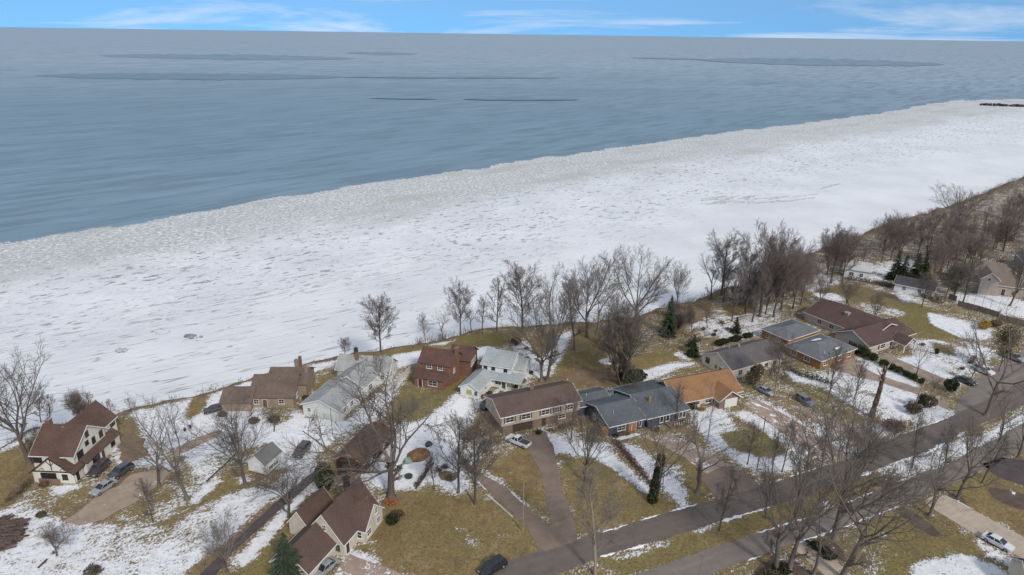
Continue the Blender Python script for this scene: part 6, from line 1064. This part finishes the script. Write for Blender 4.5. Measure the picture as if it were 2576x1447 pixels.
fence([(1032, 934), (1006, 960), (984, 990)], 1.5, 1.8, 'weathered white board fence left of the red brick house', WF)
fence([(2408, 770), (2460, 784), (2512, 800)], 1.9, 2.4, 'grey-brown wooden fence below the taupe house', GF); fence([(2512, 806), (2576, 822), (2640, 840)], 1.9, 2.4, 'continuing grey-brown fence past the golden hedge', GF); fence([(2386, 752), (2405, 760)], 2.0, 2.0, 'short brown fence by the clumped tree', GF)
fence([(2300, 752), (2390, 775), (2400, 772)], 1.1, 2.6, 'low rail fence between the lawn and white garage', GF, solid=False, name='rail_fence')
for i, (x, y) in enumerate([(2412, 764), (2432, 760), (2450, 766), (2470, 772), (2490, 778), (2510, 784), (2530, 790), (2550, 796), (2480, 745), (2520, 752), (2560, 762)]):
    b = gp(x, y); e = empty('court_post', b, 'thin grey post of the snowy court behind the wooden fence', 'post', 'posts of the snowy court'); m = MB(); m.tube([(0, 0, -.1), (0, 0, 3.4)], [.05, .05], 6, True); m.build('shaft', flat('grey_steel', (.16, .16, .16), .5, .4), e); m = MB(); m.tube([(0, 0, 3.4), (0, 0, 3.5)], [.07, .03], 6, True); m.build('cap', MT['grey_steel'], e)
def edging(line, label, mat, seed):
    P = [gp(*p) for p in line]; e = empty('timber_edging', P[0], label, 'edging'); rnd = random.Random(seed)
    for a, b in zip(P[:-1], P[1:]):
        n = max(1, int((b - a).length / 2.4)); d = (b - a).normalized(); M0 = Matrix.Rotation(math.atan2(d.y, d.x), 4, 'Z'); w_ = (b - a).length / n
        for k in range(n):
            if rnd.random() < .15: continue
            M_ = Matrix.Translation(a + d * k * w_ - P[0]) @ M0 @ Matrix.Rotation(R(rnd.uniform(-2, 2)), 4, 'Z'); m = MB(); m.box(.03, w_ - .05, -.12, .12, -.05, .2, M_); m.build('sleeper', mat, e)
SLP = mottled('old_sleeper', (.075, .058, .045), .3, 2)
edging([(474, 1250), (520, 1212), (560, 1176), (602, 1134)], 'dark timber edging beside the snowy lawn strip', SLP, 1); edging([(96, 1430), (120, 1408), (150, 1382)], 'short dark timber edging on the bottom snowfield', SLP, 2); edging([(1200, 1262), (1262, 1288), (1320, 1318)] if False else [(1226, 1246), (1290, 1302)], 'pale edging along the gravel drive', WF, 3); edging([(1046, 1230), (1068, 1198), (1090, 1164)], 'timber edging around the fenced patio', SLP, 4)
# ------------------------------------------------------------ log piles, patio things
LOG = mottled('old_logs', (.095, .068, .058), .45, 2)
def logpile(x, y, n, L, ang, label, seed):
    b = gp(x, y); e = empty('log_pile', b, label, 'log pile', None, ang); rnd = random.Random(seed)
    for k in range(n):
        row = k % 5; lay = k // 5; m = MB(); yy_ = (row - 2) * .42 + rnd.uniform(-.12, .12) + lay * .1; zz = .2 + lay * .34; l = L * rnd.uniform(.6, 1.05); o = rnd.uniform(-.5, .5); t = rnd.uniform(-.25, .25); r_ = rnd.uniform(.13, .24); m.tube([(o - l / 2, yy_ - t, zz + rnd.uniform(-.05, .2)), (o, yy_, zz + .04), (o + l / 2, yy_ + t, zz + rnd.uniform(-.1, .15))], [r_, r_ * .95, r_ * .8], 7, True); m.build('log', LOG, e)
logpile(28, 1330, 15, 5.2, .3, 'upper heap of dark logs on the left snow', 1); logpile(20, 1352, 15, 5.4, .1, 'middle heap of dark logs on the left snow', 2); logpile(12, 1376, 14, 4.4, .5, 'lower heap of dark logs on the left snow', 3); logpile(5, 1312, 8, 3, .9, 'small heap of dark branches at the top of the log heaps', 4)
TARP = mottled('brown_tarp', (.20, .115, .055), .3, 1.2)
def tarp(x, y, w, d, h, label, mat, seed):
    b = gp(x, y); rnd = random.Random(seed); e = empty('tarp_cover', b, label, 'tarp', None, .4); m = MB(); n = 18; rings = []
    for j in range(7):
        t = j / 6; rr = math.cos(t * 1.45) ** .6; rings.append([Vector((math.cos(a) * w / 2 * rr * (1 + .14 * math.sin(3 * a + seed)), math.sin(a) * d / 2 * rr, h * math.sin(t * 1.57) * (1 + .12 * math.sin(2 * a)) - .03)) for a in (2 * math.pi * k / n for k in range(n))])
    m.quadloop(rings); m.build('cover', mat, e, True); m = MB(); m.tube([(math.cos(a) * w * .5, math.sin(a) * d * .48, .06) for a in (2 * math.pi * k / 16 for k in range(17))], [.03] * 17, 4); m.build('rope', WF, e)
tarp(1052, 1150, 4.6, 3.4, 1.5, 'brown tarpaulin mound on the snowy patio', TARP, 1); tarp(1078, 1120, 1.6, 1.4, .8, 'small blue tarpaulin bundle behind the brown mound', mottled('blue_tarp', (.06, .08, .13), .3), 2); tarp(1026, 1162, 1.8, 1.5, .9, 'pale green covered bench beside the brown mound', mottled('green_tarp', (.22, .30, .24), .4, 2), 3); tarp(1058, 1138, 1.8, .9, 1.75, 'white snow-capped cover behind the brown mound', MT['snow'], 4)
b = gp(1028, 1200); e = empty('fire_ring', b, 'dark round fire ring on the snowy patio', 'fire ring'); m = MB(); m.tube([(0, 0, -.05), (0, 0, .35)], [.75, .75], 14, True); m.build('drum', flat('dark_iron', (.04, .042, .042), .6, .4), e); m = MB(); m.tube([(0, 0, .35), (0, 0, .42)], [.8, .3], 14, True); m.build('lid', MT['dark_iron'], e)
b = gp(862, 1192); e = empty('motorbike_cover', b, 'dark bundle of garden machines before the open brown garage', 'machine', None, .5); m = MB(); m.box(-.8, .8, -.35, .35, .3, .8); m.build('body', DGR, e); m = MB(); m.box(-.3, .5, -.25, .25, .8, 1.15); m.build('seat', BLK, e)
for sx in (-.6, .6): m = MB(); m.tube([(sx, -.4, .28), (sx, .4, .28)], [.28, .28], 10, True); m.build('wheel', RUBBER, e)
# ------------------------------------------------------------ on the ice: rubble, broken plates, far breakwater
ICEB = mottled('grey_ice_block', (.42, .435, .445), .35, .8, .5, .4); ICED = mottled('dark_wet_ice', (.22, .23, .235), .3, .5, .4, .4)
def rubble(u, v, n, spread, size, label, seed, mat=ICEB, group=None, flatk=.6):
    b = gp(u, v, LAKE); rnd = random.Random(seed); e = empty('ice_rubble', b, label, 'ice block', group)
    for k in range(n):
        m = MB(); s = size * rnd.uniform(.5, 1.2); M_ = Matrix.Translation((rnd.gauss(0, spread), rnd.gauss(0, spread * .5), s * .25)) @ Matrix.Rotation(rnd.uniform(0, 6.28), 4, 'Z') @ Matrix.Rotation(rnd.uniform(-.6, .6), 4, 'X'); m.box(-s / 2, s / 2, -s * .4, s * .4, -s * flatk / 2, s * flatk / 2, M_); m.build('block', mat if rnd.random() < .85 else ICEB, e)
rubble(308, 884, 10, .7, 1.3, 'square heap of grey ice blocks on the shelf ice', 1, ICED); rubble(480, 848, 11, 1.3, 1.1, 'scattered heap of grey ice blocks beyond the square heap', 2, ICED); rubble(400, 836, 5, 1.6, .7, 'low scatter of ice chips left of the scattered heap', 3); rubble(240, 905, 4, 1.2, .8, 'few flat ice chips near the square heap', 4)
cr_ = random.Random(12)
for i, (u, v, l, t_, a) in enumerate([(cr_.uniform(1790, 2030), 0, cr_.uniform(5, 22), cr_.uniform(1.0, 2.4), cr_.uniform(-.12, .12)) for _ in range(20)] + [(2090, 469, 26, 1.8, .1), (1945, 509, 34, 2.2, -.1)]):
    v = v or 506 - (u - 1790) * .035 + cr_.uniform(-8, 7); b = gp(u, v, LAKE); m = MB(); rnd = random.Random(i); n = 10; up = []; dn = []
    for k in range(n + 1):
        x = -l / 2 + l * k / n; hw = t_ / 2 * math.sin(math.pi * max(.04, min(.96, k / n))) ** .5 * rnd.uniform(.6, 1.2); up.append((x, hw, .32)); dn.append((x, -hw, .30))
    m.prism([Vector(p) - Vector((0, 0, .5)) for p in up + dn[::-1]], [Vector(p) for p in up + dn[::-1]]); o = m.build('cracked_ice_plate', ICEB); o.location = b; o.rotation_euler = (0, 0, .5 + a * 2.2); tag(o, 'dark cracked ice plate on the smooth white shelf', 'ice plate', 'cracked ice plates')
b = gp(2545, 268, LAKE); e = empty('breakwater', b, 'dark stone breakwater jutting into the far ice', 'breakwater'); rnd = random.Random(4)
for k in range(46):
    m = MB(); s = rnd.uniform(2.5, 5); x = -38 + k * 2.9; M_ = Matrix.Translation((x, rnd.gauss(-x * .25, 2), 1.2)) @ Matrix.Rotation(rnd.uniform(0, 6.28), 4, 'Z') @ Matrix.Rotation(rnd.uniform(-.4, .4), 4, 'X'); m.box(-s / 2, s / 2, -s * .4, s * .4, -s * .5, s * .45, M_); m.build('stone', mottled('dark_stone', (.05, .055, .065), .4, .5), e)
